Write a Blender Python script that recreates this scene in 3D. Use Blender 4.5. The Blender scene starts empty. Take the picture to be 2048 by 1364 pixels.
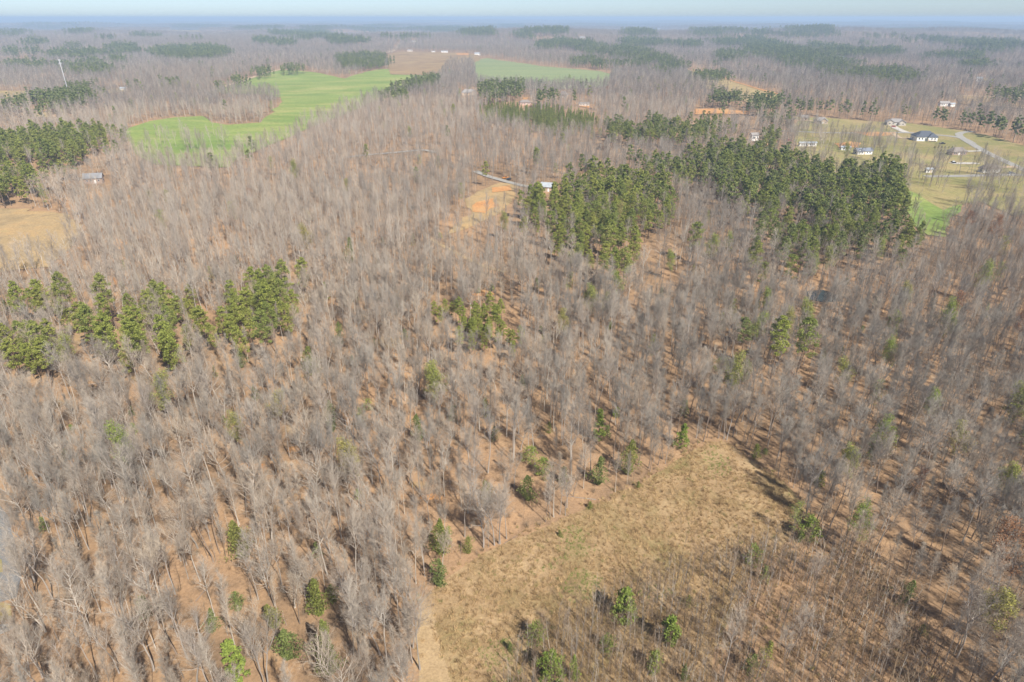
import bpy, math, random
import numpy as np
from mathutils import Vector

C = bpy.context.scene.collection
SC = bpy.context.scene
R = math.radians

# ------------------------------------------------------------------ camera, sky, sun, exposure
CAM_H = 100.0
F = 1300.0                                   # focal length in photo pixels (2048 wide)
PITCH = math.atan((682 - 35) / F)
cam_d = bpy.data.cameras.new('camera')
cam = bpy.data.objects.new('camera', cam_d)
C.objects.link(cam)
cam.location = (0, 0, CAM_H)
cam.rotation_euler = (math.pi / 2 - PITCH, 0, 0)
cam_d.sensor_width = 36.0
cam_d.lens = 36.0 * F / 2048
cam_d.clip_start = 0.5
cam_d.clip_end = 200000
SC.camera = cam

SUN_EL, SUN_AZ = R(46), R(146)               # azimuth clockwise from the view direction (+Y)
w = bpy.data.worlds.new('World')
SC.world = w
w.use_nodes = True
nt = w.node_tree
sky = nt.nodes.new('ShaderNodeTexSky')
sky.sky_type = 'NISHITA'
sky.sun_disc = False
sky.sun_elevation = SUN_EL
sky.sun_rotation = SUN_AZ
sky.air_density = 0.5
sky.dust_density = 0.55
sky.ozone_density = 1.0
nt.nodes['Background'].inputs['Strength'].default_value = 0.074
nt.links.new(sky.outputs[0], nt.nodes['Background'].inputs['Color'])
sd = bpy.data.lights.new('sun', 'SUN')
sd.energy = 4.2
sd.angle = R(0.53)
sd.color = (1.0, 0.95, 0.87)
so = bpy.data.objects.new('sun', sd)
C.objects.link(so)
S = Vector((math.sin(SUN_AZ) * math.cos(SUN_EL), math.cos(SUN_AZ) * math.cos(SUN_EL), math.sin(SUN_EL)))
so.rotation_euler = (-S).to_track_quat('-Z', 'Y').to_euler()
so.location = S * 300
SC.view_settings.view_transform = 'Standard'
SC.view_settings.look = 'None'
SC.view_settings.gamma = 1.0
SC.view_settings.exposure = 0.96
SC.cycles.max_bounces = 5
SC.cycles.diffuse_bounces = 2
SC.cycles.volume_bounces = 0
SC.cycles.transparent_max_bounces = 8
SC.cycles.use_adaptive_sampling = True

rng = np.random.default_rng(7)
rnd = random.Random(7)

# ------------------------------------------------------------------ terrain and picture-to-ground
def smooth(a, b, x):
    t = np.clip((x - a) / (b - a), 0, 1)
    return t * t * (3 - 2 * t)

_wr = np.random.default_rng(3)
WAVES = []
for lam, amp in [(420, 1.2), (650, 1.6), (300, .5)]:
    a = _wr.uniform(0, 2 * math.pi)
    WAVES.append(('n', 2 * math.pi / lam * math.cos(a), 2 * math.pi / lam * math.sin(a), _wr.uniform(0, 6), amp))
for lam, amp in [(1700, 6.5), (2600, 8), (3800, 9), (5200, 9), (1300, 4.5), (8000, 9)]:
    a = _wr.uniform(-.6, .6) + math.pi / 2
    WAVES.append(('f', 2 * math.pi / lam * math.cos(a), 2 * math.pi / lam * math.sin(a), _wr.uniform(0, 6), amp))

def height(x, y):
    x = np.asarray(x, float); y = np.asarray(y, float)
    d = np.hypot(x, y)
    n = smooth(150, 500, d); f = smooth(900, 4200, d)
    far = 1 + 0.25 * smooth(15000, 45000, d)
    z = np.zeros_like(d)
    for k, kx, ky, ph, amp in WAVES:
        wv = np.sin(kx * x + ky * y + ph) + (0.4 * np.sin(2.3 * (kx * y - ky * x) + ph * 2) if k == 'f' else 0)
        z = z + amp * wv * (n if k == 'n' else f * far)
    return z

CP, SP = math.cos(PITCH), math.sin(PITCH)
def ray(px, py):
    u = (px - 1024) / F; v = (682 - py) / F
    return np.array([u, CP + v * SP, -SP + v * CP])
def at(px, py, zc=0.0):
    """world point where the line of sight through a photo pixel meets the ground (or zc above it)"""
    d = ray(px, py)
    z = 0.0
    for _ in range(25):
        t = (CAM_H - zc - z) / max(-d[2], 0.0035)
        x, y = d[0] * t, d[1] * t
        z = 0.5 * z + 0.5 * float(height(x, y))
    return np.array([x, y, float(height(x, y))])
def proj(x, y, z):
    """vectorised world -> photo pixel, depth"""
    z = z - CAM_H
    dep = y * CP - z * SP
    up = y * SP + z * CP
    return 1024 + F * x / dep, 682 - F * up / dep, dep
def poly(pts):
    """photo pixels -> ground polygon; a third entry lifts the sight point to a tree-top height"""
    return np.array([at(p[0], p[1], p[2] if len(p) > 2 else 0)[:2] for p in pts])
def ell(px, py, rx, ry, zc=13):
    return poly([(px + rx * math.cos(a), max(py + ry * math.sin(a), 36), zc) for a in np.linspace(0, 2 * math.pi, 18)[:-1]])
def inside(P, x, y):
    x = np.asarray(x); y = np.asarray(y)
    r = np.zeros(x.shape, bool)
    bb = (x >= P[:, 0].min()) & (x <= P[:, 0].max()) & (y >= P[:, 1].min()) & (y <= P[:, 1].max())
    xs, ys = x[bb], y[bb]
    q = np.zeros(xs.shape, bool)
    n = len(P)
    for i in range(n):
        x1, y1 = P[i]; x2, y2 = P[(i + 1) % n]
        if y1 == y2: continue
        c = ((y1 > ys) != (y2 > ys)) & (xs < (x2 - x1) * (ys - y1) / (y2 - y1) + x1)
        q ^= c
    r[bb] = q
    return r
def seg_dist(P, x, y, closed=False):
    x = np.asarray(x, float); y = np.asarray(y, float)
    best = np.full(x.shape, 1e9)
    n = len(P)
    for i in range(n if closed else n - 1):
        a = P[i]; b = P[(i + 1) % n]
        ab = b - a; L = ab @ ab + 1e-9
        t = np.clip(((x - a[0]) * ab[0] + (y - a[1]) * ab[1]) / L, 0, 1)
        best = np.minimum(best, np.hypot(x - a[0] - t * ab[0], y - a[1] - t * ab[1]))
    return best
def vnoise(x, y, s, seed=0):
    """cheap smooth value noise 0..1"""
    g = np.random.default_rng(seed).random((64, 64))
    X = np.asarray(x) / s; Y = np.asarray(y) / s
    i = np.floor(X).astype(int); j = np.floor(Y).astype(int)
    fx = X - i; fy = Y - j
    fx = fx * fx * (3 - 2 * fx); fy = fy * fy * (3 - 2 * fy)
    G = lambda a, b: g[a % 64, b % 64]
    return (G(i, j) * (1 - fx) + G(i + 1, j) * fx) * (1 - fy) + (G(i, j + 1) * (1 - fx) + G(i + 1, j + 1) * fx) * fy

# ------------------------------------------------------------------ materials
def mat(name, rough=0.9, spec=0.2):
    m = bpy.data.materials.new(name)
    m.use_nodes = True
    b = m.node_tree.nodes['Principled BSDF']
    b.inputs['Roughness'].default_value = rough
    b.inputs['Specular IOR Level'].default_value = spec
    return m, m.node_tree, b
def ramp(t, fac, stops):
    r = t.nodes.new('ShaderNodeValToRGB')
    e = r.color_ramp.elements
    while len(e) < len(stops): e.new(0.5)
    for k, (p, c) in enumerate(stops):
        e[k].position = p; e[k].color = (*c, 1)
    t.links.new(fac, r.inputs[0])
    return r.outputs[0]
def noise(t, scale, detail=4, rough=0.6, dist=0.0, stretch=None):
    tc = t.nodes.new('ShaderNodeTexCoord')
    n = t.nodes.new('ShaderNodeTexNoise')
    n.inputs['Scale'].default_value = scale
    n.inputs['Detail'].default_value = detail
    n.inputs['Roughness'].default_value = rough
    n.inputs['Distortion'].default_value = dist
    if stretch:
        mp = t.nodes.new('ShaderNodeMapping')
        mp.inputs['Scale'].default_value = stretch[0]
        mp.inputs['Rotation'].default_value = (0, 0, stretch[1])
        t.links.new(tc.outputs['Object'], mp.inputs[0])
        t.links.new(mp.outputs[0], n.inputs['Vector'])
    else:
        t.links.new(tc.outputs['Object'], n.inputs['Vector'])
    return n.outputs['Fac']
def mix(t, fac, a, b, mode='MIX'):
    m = t.nodes.new('ShaderNodeMix')
    m.data_type = 'RGBA'; m.blend_type = mode
    if isinstance(fac, (int, float)): m.inputs[0].default_value = fac
    else: t.links.new(fac, m.inputs[0])
    for s, v in ((6, a), (7, b)):
        if isinstance(v, tuple): m.inputs[s].default_value = (*v, 1)
        else: t.links.new(v, m.inputs[s])
    return m.outputs[2]
def ground_mat(name, stops, scale, fine=None, stops2=None, scale2=0.02, bump=0.3, bscale=2.0, stretch=None):
    m, t, b = mat(name, 0.95, 0.1)
    c = ramp(t, noise(t, scale, 6, 0.65, 0.6, stretch), stops)
    if stops2:
        c = mix(t, 1.0, c, ramp(t, noise(t, scale2, 4, 0.6, 0.8), stops2), 'MULTIPLY')
    if fine:
        c = mix(t, 1.0, c, ramp(t, noise(t, fine, 3, 0.7), [(0.25, (.68, .66, .64)), (0.55, (1, 1, 1)), (0.8, (1.22, 1.2, 1.18))]), 'MULTIPLY')
    t.links.new(c, b.inputs['Base Color'])
    if bump:
        bp = t.nodes.new('ShaderNodeBump')
        bp.inputs['Strength'].default_value = bump
        bp.inputs['Distance'].default_value = 0.25
        t.links.new(noise(t, bscale, 4, 0.7), bp.inputs['Height'])
        t.links.new(bp.outputs[0], b.inputs['Normal'])
    return m
def tone_mat(name, stops, rough=0.9, island=False, spec=0.15, trans=0.0):
    """colour picked per object (or per leaf) at random"""
    m, t, b = mat(name, rough, spec)
    oi = t.nodes.new('ShaderNodeObjectInfo')
    c = ramp(t, oi.outputs['Random'], stops)
    if island:
        g = t.nodes.new('ShaderNodeNewGeometry')
        c = mix(t, 1.0, c, ramp(t, g.outputs['Random Per Island'], [(0, (.62, .64, .6)), (.5, (1, 1, 1)), (1, (1.4, 1.34, 1.2))]), 'MULTIPLY')
    t.links.new(c, b.inputs['Base Color'])
    if trans:
        tr = t.nodes.new('ShaderNodeBsdfTranslucent')
        t.links.new(c, tr.inputs['Color'])
        ms = t.nodes.new('ShaderNodeMixShader')
        ms.inputs[0].default_value = trans
        t.links.new(b.outputs[0], ms.inputs[1]); t.links.new(tr.outputs[0], ms.inputs[2])
        t.links.new(ms.outputs[0], t.nodes['Material Output'].inputs['Surface'])
    return m
def flat(name, col, rough=0.7, spec=0.3, var=0.12, scale=1.5, metal=0.0):
    m, t, b = mat(name, rough, spec)
    lo = tuple(c * (1 - var) for c in col); hi = tuple(min(1, c * (1 + var)) for c in col)
    t.links.new(ramp(t, noise(t, scale, 4), [(0.3, lo), (0.7, hi)]), b.inputs['Base Color'])
    b.inputs['Metallic'].default_value = metal
    return m

M = {}
M['litter'] = ground_mat('leaf_litter', [(.25, (.18, .125, .08)), (.42, (.30, .195, .115)), (.6, (.395, .25, .14)), (.8, (.42, .29, .165))], 0.11, 1.6,
                         [(.3, (.72, .74, .74)), (.55, (1, 1, 1)), (.75, (1.14, 1.06, .96))], 0.012, 0.5, 1.5)
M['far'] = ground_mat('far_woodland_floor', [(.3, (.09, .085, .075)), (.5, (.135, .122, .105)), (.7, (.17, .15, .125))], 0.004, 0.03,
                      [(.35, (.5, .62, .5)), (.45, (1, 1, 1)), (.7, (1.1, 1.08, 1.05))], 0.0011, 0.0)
M['drygrass_ground'] = ground_mat('dry_grass_ground', [(.28, (.21, .15, .08)), (.42, (.31, .212, .115)), (.6, (.405, .285, .16)), (.78, (.43, .31, .175))], 0.16, 2.2,
                                  [(.32, (.60, .68, .52)), (.5, (.9, .9, .86)), (.62, (1, 1, 1))], 0.045, 0.6, 1.8)
M['crop'] = ground_mat('green_crop', [(.3, (.175, .25, .065)), (.5, (.24, .295, .08)), (.68, (.37, .35, .13))], 0.016, 0.35, [(.3, (.82, .86, .8)), (.6, (1, 1, 1))], .012, 0.15, 0.4, ((0.5, 1.6, 1), R(-14)))
M['crop_dull'] = ground_mat('dull_crop', [(.3, (.20, .245, .11)), (.7, (.26, .29, .13))], 0.01, 0.3, None, 1, 0.15, 0.4, ((0.3, 2, 1), R(10)))
M['lawn'] = ground_mat('lawn_grass', [(.25, (.34, .245, .13)), (.42, (.33, .265, .125)), (.6, (.235, .225, .085)), (.8, (.36, .26, .135))], 0.022, 0.5, [(.3, (.85, .84, .8)), (.7, (1.1, 1.1, 1.1))], 0.006, 0.15, 0.5)
M['tan'] = ground_mat('tan_pasture', [(.3, (.30, .22, .10)), (.6, (.40, .30, .14)), (.8, (.33, .30, .12))], 0.03, 0.4, None, 1, 0.2, 0.5)
M['brown'] = ground_mat('brown_cleared_ground', [(.3, (.20, .14, .08)), (.5, (.31, .21, .11)), (.75, (.37, .27, .13))], 0.02, 0.3, None, 1, 0.2, 0.5)
M['clay'] = ground_mat('orange_clay', [(.3, (.42, .21, .085)), (.5, (.52, .27, .11)), (.75, (.46, .32, .16))], 0.06, 0.8, None, 1, 0.2, 1)
M['clearing'] = ground_mat('clearing_ground', [(.3, (.27, .20, .11)), (.5, (.38, .275, .145)), (.62, (.43, .29, .14)), (.8, (.30, .27, .13))], 0.06, 0.9, None, 1, 0.3, 1)
M['gravel'] = ground_mat('gravel_road', [(.3, (.27, .26, .235)), (.7, (.37, .35, .315))], 0.3, 3, None, 1, 0.1, 3)
M['dirt_road'] = ground_mat('dirt_road', [(.3, (.42, .30, .19)), (.7, (.52, .40, .27))], 0.2, 2, None, 1, 0.1, 3)
M['asphalt'] = ground_mat('asphalt', [(.3, (.16, .16, .16)), (.7, (.23, .225, .215))], 0.3, 3, None, 1, 0.1, 3)
M['concrete'] = ground_mat('concrete', [(.3, (.45, .42, .37)), (.7, (.55, .51, .45))], 0.3, 3, None, 1, 0.05, 3)
M['path'] = ground_mat('mown_path', [(.3, (.33, .235, .13)), (.6, (.41, .295, .165)), (.8, (.30, .26, .12))], 0.35, 2.5, None, 1, 0.2, 2)
M['water'] = flat('pond_water', (.035, .05, .06), 0.12, 0.5)
# bark in three tones
M['bark_pale'] = tone_mat('pale_bark', [(0, (.40, .35, .295)), (.5, (.48, .43, .365)), (1, (.44, .37, .30))])
M['bark_grey'] = tone_mat('grey_bark', [(0, (.28, .25, .22)), (.5, (.35, .31, .275)), (1, (.32, .27, .225))])
M['bark_brown'] = tone_mat('brown_bark', [(0, (.20, .155, .12)), (.5, (.27, .21, .165)), (1, (.24, .18, .135))])
M['twig'] = tone_mat('bare_twigs', [(0, (.28, .235, .185)), (.35, (.40, .345, .28)), (.65, (.345, .288, .23)), (1, (.42, .345, .258))])
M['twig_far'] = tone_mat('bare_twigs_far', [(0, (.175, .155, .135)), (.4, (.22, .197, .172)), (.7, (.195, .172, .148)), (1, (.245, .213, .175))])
M['twig_dark'] = tone_mat('dusky_twigs', [(0, (.235, .21, .175)), (.5, (.31, .28, .235)), (1, (.275, .245, .205))])
M['brush'] = tone_mat('brown_brush', [(0, (.21, .145, .09)), (.5, (.28, .20, .125)), (1, (.24, .19, .13))])
M['pine_bark'] = tone_mat('pine_bark', [(0, (.16, .115, .085)), (1, (.22, .16, .12))])
M['needle'] = tone_mat('pine_needles', [(0, (.22, .255, .072)), (.5, (.25, .285, .08)), (1, (.285, .30, .09))], island=True, trans=.35)
M['needle_y'] = tone_mat('yellowish_pine_needles', [(0, (.27, .305, .075)), (.5, (.30, .33, .08)), (1, (.32, .325, .09))], island=True, trans=.35)
M['needle_d'] = tone_mat('dark_needles', [(0, (.16, .19, .07)), (1, (.20, .225, .08))], island=True, trans=.15)
M['cedar'] = tone_mat('cedar_foliage', [(0, (.19, .215, .058)), (.5, (.22, .24, .062)), (1, (.235, .235, .075))], island=True, trans=.35)
M['cedar_b'] = tone_mat('bright_foliage', [(0, (.20, .265, .055)), (1, (.25, .30, .07))], island=True, trans=.25)
M['cedar_d'] = tone_mat('dark_foliage', [(0, (.14, .17, .055)), (1, (.175, .205, .065))], island=True, trans=.15)
M['bud'] = tone_mat('young_leaves', [(0, (.30, .32, .09)), (.5, (.26, .33, .07)), (1, (.34, .30, .10))], island=True, trans=.3)
M['bud_red'] = tone_mat('red_buds', [(0, (.30, .14, .085)), (1, (.34, .19, .10))], island=True, trans=.3)
M['grass'] = tone_mat('dry_grass_blades', [(0, (.27, .18, .09)), (.35, (.42, .285, .145)), (.7, (.53, .37, .19)), (.92, (.36, .265, .12)), (1, (.26, .24, .09))], island=False)
M['green_grass'] = tone_mat('green_weeds', [(0, (.17, .22, .05)), (1, (.24, .26, .08))])

# ------------------------------------------------------------------ mesh helpers
class MB:
    def __init__(s): s.v = []; s.f = []; s.m = []
    def add(s, vs, fs, mi=0):
        o = len(s.v)
        s.v.extend(vs)
        s.f.extend([tuple(i + o for i in f) for f in fs]); s.m.extend([mi] * len(fs))
    def tube(s, pts, rad, n=5, mi=0):
        pts = np.asarray(pts, float)
        k = len(pts)
        o = len(s.v)
        d = pts[-1] - pts[0]
        d = d / (np.linalg.norm(d) + 1e-9)
        a = np.array([1, 0, 0]) if abs(d[0]) < .8 else np.array([0, 1, 0])
        u = np.cross(d, a); u /= np.linalg.norm(u)
        v = np.cross(d, u)
        ang = np.arange(n) * 2 * math.pi / n
        ring = np.cos(ang)[:, None] * u + np.sin(ang)[:, None] * v
        tip = rad[-1] <= 0
        for i in range(k - 1 if tip else k):
            s.v.extend(map(tuple, pts[i] + ring * rad[i]))
        kk = k - 1 if tip else k
        for i in range(kk - 1):
            for j in range(n):
                s.f.append((o + i * n + j, o + i * n + (j + 1) % n, o + (i + 1) * n + (j + 1) % n, o + (i + 1) * n + j)); s.m.append(mi)
        if tip:
            s.v.append(tuple(pts[-1])); t = len(s.v) - 1
            b = o + (kk - 1) * n
            for j in range(n):
                s.f.append((b + j, b + (j + 1) % n, t)); s.m.append(mi)
        else:
            s.f.append(tuple(o + (kk - 1) * n + j for j in range(n))); s.m.append(mi)
    def box(s, x0, x1, y0, y1, z0, z1, mi=0):
        s.add([(x0, y0, z0), (x1, y0, z0), (x1, y1, z0), (x0, y1, z0), (x0, y0, z1), (x1, y0, z1), (x1, y1, z1), (x0, y1, z1)],
              [(0, 3, 2, 1), (4, 5, 6, 7), (0, 1, 5, 4), (1, 2, 6, 5), (2, 3, 7, 6), (3, 0, 4, 7)], mi)
    def mesh(s, name, mats, smooth=False):
        me = bpy.data.meshes.new(name)
        me.from_pydata(s.v, [], s.f)
        for m in mats: me.materials.append(M[m] if isinstance(m, str) else m)
        me.polygons.foreach_set('material_index', s.m)
        if smooth: me.polygons.foreach_set('use_smooth', [True] * len(s.f))
        me.update()
        return me
def link(name, me, parent=None, loc=(0, 0, 0), rz=0, sc=1):
    o = bpy.data.objects.new(name, me)
    C.objects.link(o)
    o.location = loc; o.rotation_euler = (0, 0, rz)
    o.scale = sc if isinstance(sc, tuple) else (sc, sc, sc)
    if parent: o.parent = parent
    return o
def tag(o, label=None, cat=None, group=None, kind=None):
    if label: o['label'] = label
    if cat: o['category'] = cat
    if group: o['group'] = group
    if kind: o['kind'] = kind
    return o

# ------------------------------------------------------------------ the ground
NA = 540
def ring_sheet(name, radii, material, centre=True, rough=0.0):
    v, f = [], []
    a = np.linspace(0, 2 * math.pi, NA, endpoint=False)
    if centre: v.append((0, 0, 0))
    for r in radii:
        x = r * np.cos(a); y = r * np.sin(a)
        z = height(x, y)
        if rough and r > radii[1]:
            z = z + rough * (vnoise(x, y, r * .012, 5) - .3) + rough * .7 * (vnoise(x, y, r * .005, 6) - .5)
        v.extend(zip(x.tolist(), y.tolist(), z.tolist()))
    o = 1 if centre else 0
    if centre:
        f += [(0, 1 + j, 1 + (j + 1) % NA) for j in range(NA)]
    for i in range(len(radii) - 1):
        b = o + i * NA
        f += [(b + j, b + NA + j, b + NA + (j + 1) % NA, b + (j + 1) % NA) for j in range(NA)]
    me = bpy.data.meshes.new(name)
    me.from_pydata(v, [], f)
    me.materials.append(material)
    me.polygons.foreach_set('use_smooth', [True] * len(f))
    return link(name, me)
FAR0 = 6500.0
g = ring_sheet('ground', [14 * 1.028 ** k for k in range(int(math.log(FAR0 / 14) / math.log(1.028)) + 1)] + [FAR0], M['litter'])
tag(g, kind='structure')
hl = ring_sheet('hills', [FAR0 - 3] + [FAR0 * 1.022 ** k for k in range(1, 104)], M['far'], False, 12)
tag(hl, kind='structure')

def drape(name, P, material, lift, step=None, kind='structure'):
    """a sheet of ground cover lying on the terrain inside polygon P (fine grid clipped by cell)"""
    import bmesh
    x0, y0 = P.min(0); x1, y1 = P.max(0)
    d = np.hypot(*P.mean(0))
    step = step or max(3.0, d * 0.012)
    bm = bmesh.new()
    vs = [bm.verts.new((p[0], p[1], 0)) for p in P]
    try:
        face = bm.faces.new(vs)
    except ValueError:
        return None
    bmesh.ops.triangulate(bm, faces=[face])
    for ax, lo, hi in ((0, x0, x1), (1, y0, y1)):
        n = int((hi - lo) / step)
        for k in range(1, n + 1):
            co = [0, 0, 0]; co[ax] = lo + k * (hi - lo) / (n + 1)
            no = [0, 0, 0]; no[ax] = 1
            bmesh.ops.bisect_plane(bm, geom=bm.verts[:] + bm.edges[:] + bm.faces[:], plane_co=co, plane_no=no)
    for v in bm.verts:
        v.co.z = float(height(v.co.x, v.co.y)) + lift
    bmesh.ops.recalc_face_normals(bm, faces=bm.faces[:])
    if bm.faces and sum(f.normal.z for f in bm.faces) < 0:
        bmesh.ops.reverse_faces(bm, faces=bm.faces[:])
    me = bpy.data.meshes.new(name)
    bm.to_mesh(me); bm.free()
    me.materials.append(material)
    o = link(name, me)
    tag(o, kind=kind)
    return o
def ribbon(pts, width):
    P = np.array([at(*p)[:2] for p in pts])
    # resample smoothly
    Q = []
    for i in range(len(P) - 1):
        p0 = P[max(i - 1, 0)]; p1 = P[i]; p2 = P[i + 1]; p3 = P[min(i + 2, len(P) - 1)]
        for t in np.linspace(0, 1, 7)[:-1]:
            Q.append(.5 * ((2 * p1) + (p2 - p0) * t + (2 * p0 - 5 * p1 + 4 * p2 - p3) * t * t + (3 * p1 - p0 - 3 * p2 + p3) * t ** 3))
    Q.append(P[-1]); Q = np.array(Q)
    T = np.gradient(Q, axis=0); T /= np.linalg.norm(T, axis=1)[:, None] + 1e-9
    N = np.stack([-T[:, 1], T[:, 0]], 1) * width / 2
    return Q, np.vstack([Q + N, (Q - N)[::-1]])
def wobble(P, amp, per=6.0, seed=1):
    """an uneven natural outline"""
    r = np.random.default_rng(seed)
    out = []
    for i in range(len(P)):
        a, b = P[i], P[(i + 1) % len(P)]
        n = max(1, int(np.linalg.norm(b - a) / per))
        for k in range(n):
            out.append(a + (b - a) * k / n + r.normal(0, amp, 2) * (1 if k else .3))
    return np.array(out)

OPEN = []          # no woodland trees inside these
def field(name, P, m, lift, per=6, amp=.8, keep=True, seed=1):
    d = np.hypot(*P.mean(0))
    o = drape(name, wobble(P, amp, per, seed), M[m], lift + d * 0.0004)
    if keep: OPEN.append(P)
    return o
CT = 16            # height of the tree tops that hide a field's near edge
dry_P = poly([(838, 1215), (850, 1190), (905, 1150), (965, 1108), (1080, 1058), (1190, 1008), (1290, 962), (1350, 922), (1420, 882), (1452, 884),
              (1530, 938), (1590, 985), (1604, 1035), (1570, 1085), (1500, 1150), (1450, 1250), (1400, 1450), (1250, 1600), (930, 1600), (890, 1480), (868, 1364), (836, 1280)])
field('dry_field', dry_P, 'drygrass_ground', .03, 3, .5)
path_P = poly([(838, 1215), (862, 1225), (880, 1290), (905, 1364), (925, 1480), (940, 1600), (850, 1600), (845, 1480), (838, 1364), (833, 1290)])
field('path', path_P, 'path', .045, 1.5, .45)
cropA = poly([(255, 258), (300, 243), (350, 236), (405, 233), (425, 246), (455, 251), (522, 246), (558, 214), (562, 196), (530, 189), (410, 187), (480, 165), (560, 140), (600, 142),
              (640, 147), (690, 158), (705, 152), (760, 139), (850, 134), (895, 133), (880, 140, CT), (800, 162, CT), (700, 194, CT), (640, 215, CT), (575, 240, CT), (530, 255, CT), (470, 275, CT), (450, 292, CT), (300, 287, CT), (262, 270, CT)])
field('crop_field', cropA, 'crop', .25, 25, 2)
cropB = poly([(945, 120), (975, 117), (1030, 125), (1080, 133), (1200, 143), (1225, 150), (1215, 153, CT), (1100, 157, CT), (1000, 154, CT), (955, 150, CT)])
field('crop_field', cropB, 'crop_dull', .25, 25, 2)
brownP = poly([(770, 112), (800, 104), (870, 105), (955, 109), (962, 120), (945, 128), (900, 131), (880, 134, CT), (780, 132, CT)])
field('cleared_field', brownP, 'brown', .25, 25, 2)
lawnP = poly([(1585, 234), (1650, 236), (1740, 243), (1830, 248), (1870, 254), (1930, 262), (1970, 270), (2048, 292), (2200, 340), (2250, 400), (2050, 375, CT), (1960, 345, CT), (1905, 365, CT), (1850, 338, CT),
              (1780, 310, CT), (1720, 312, CT), (1660, 300, CT), (1600, 262, CT)])
field('lawn', lawnP, 'lawn', .15, 12, 1)
smallP = poly([(1803, 382), (1850, 381), (1880, 384), (1900, 398), (1925, 408), (1922, 425), (1900, 436), (1898, 452, 6), (1860, 448, 6), (1830, 425, 6)])
field('crop_field', smallP, 'crop', .2, 8, .8)
laneP = poly([(1885, 352), (1915, 352), (1925, 370), (1955, 395), (1950, 410), (1905, 398), (1880, 384)])
field('lawn', laneP, 'lawn', .15, 8, .8)
stripP = poly([(1372, 139), (1440, 153), (1510, 176), (1565, 190), (1550, 192, CT), (1450, 168, CT), (1385, 146, CT)])
field('strip_field', stripP, 'tan', .25, 15, 1.5)
tanL = poly([(-60, 182), (70, 183), (62, 205), (25, 217), (-60, 217)])
field('pasture', tanL, 'tan', .25, 15, 2)
leftP = poly([(-150, 415), (40, 418), (130, 428), (165, 450), (150, 485), (100, 535), (0, 545), (-150, 545)])
field('clearing', leftP, 'clearing', .12, 6, 1.2)
midP = poly([(925, 400), (965, 380), (1000, 366), (1035, 368), (1030, 395), (1005, 425), (960, 445), (895, 470), (905, 455), (945, 425)])
field('clearing', midP, 'clearing', .12, 6, 1.2)
rfarP = poly([(1905, 190), (1960, 192), (2100, 198), (2100, 222), (2000, 215), (1920, 208)])
field('pasture', rfarP, 'brown', .25, 15, 2)
for k, pts in enumerate([[(1388, 219), (1440, 218), (1500, 224), (1500, 231), (1440, 228), (1392, 230)], [(1668, 288), (1700, 284), (1722, 287), (1718, 296), (1680, 296)],
                         [(1150, 206), (1190, 210), (1185, 218), (1155, 213)], [(1045, 196), (1058, 196), (1056, 208), (1046, 208)], [(955, 405), (985, 398), (1000, 412), (970, 428), (945, 425)], [(985, 376), (1020, 372), (1022, 382), (985, 386)], [(912, 107), (938, 107), (936, 111), (915, 111)],
                         [(1700, 264), (1790, 266), (1795, 272), (1740, 273)], [(1528, 240), (1600, 240), (1590, 250), (1535, 248)]]):
    field('clay_patch', poly(pts), 'clay', .32, 8, 1.2, True, k)
for pts in [[(-60, 128), (20, 133), (100, 120), (60, 119)], [(190, 180), (240, 178), (260, 184), (200, 190)], [(65, 226), (105, 226), (100, 236), (70, 236)], [(325, 122), (420, 122), (415, 127), (330, 126)],
            [(1195, 61), (1320, 59), (1320, 63), (1200, 64)], [(1265, 104), (1290, 104), (1285, 111), (1262, 110)], [(860, 47), (900, 47), (900, 49), (860, 49)], [(1950, 158), (2060, 158), (2060, 164), (1960, 163)],
            [(1560, 76), (1620, 78), (1600, 83), (1555, 80)], [(1150, 62), (1195, 63), (1190, 66), (1150, 66)], [(340, 62), (400, 63), (400, 65), (340, 64)]]:
    field('pasture', poly(pts), 'tan', .5, 40, 3)
orchard = poly([(715, 340), (760, 330), (820, 420), (930, 480), (905, 500), (800, 450)])
# clay track through the middle of the woods
ROADS = []
def road(name, pts, width, m, lift=.3):
    Q, P = ribbon(pts, width)
    d = np.hypot(*P.mean(0))
    o = drape(name, P, M[m], lift + d * 0.00045, max(4, d * .012))
    ROADS.append((Q, width))
    return o
road('road', [(2120, 372), (2048, 341), (1985, 312), (1945, 290), (1918, 272), (1925, 266), (1945, 264)], 6.5, 'gravel', .3)
road('road', [(1560, 262), (1640, 266), (1720, 267), (1800, 266), (1860, 270), (1918, 276), (1945, 288)], 6.5, 'gravel', .26)
road('road', [(1850, 354), (1930, 353), (1990, 351), (2048, 351), (2130, 352)], 7, 'gravel', .28)
road('driveway', [(1785, 253), (1795, 259), (1812, 266)], 7, 'concrete', .38)
road('driveway', [(1788, 268), (1800, 277), (1830, 277)], 5, 'dirt_road', .38)
road('driveway', [(1932, 304), (1968, 303)], 5, 'concrete', .38)
road('driveway', [(1985, 336), (2032, 335)], 7, 'dirt_road', .38)
road('driveway', [(1902, 328), (1955, 328)], 7, 'concrete', .38)
road('driveway', [(1593, 241), (1625, 243)], 7, 'dirt_road', .38)
road('driveway', [(950, 343), (975, 353), (1005, 362), (1040, 371), (1075, 378)], 5, 'gravel', .3)
road('driveway', [(690, 316), (730, 311), (790, 306), (845, 301), (870, 306)], 5, 'gravel', .3)
road('dirt_track', [(400, 190), (430, 180), (480, 164), (540, 145), (566, 139)], 9, 'dirt_road', .5)
road('road', [(745, 113), (780, 105), (795, 96), (800, 88), (815, 81)], 11, 'dirt_road', .6)
road('dirt_track', [(1372, 139), (1440, 154), (1510, 177), (1562, 191)], 7, 'clay', .6)
road('road', [(1910, 192), (1970, 194), (2060, 199)], 7, 'dirt_road', .5)
road('dirt_track', [(1960, 209), (2000, 213), (2060, 218)], 6, 'dirt_road', .5)
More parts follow.
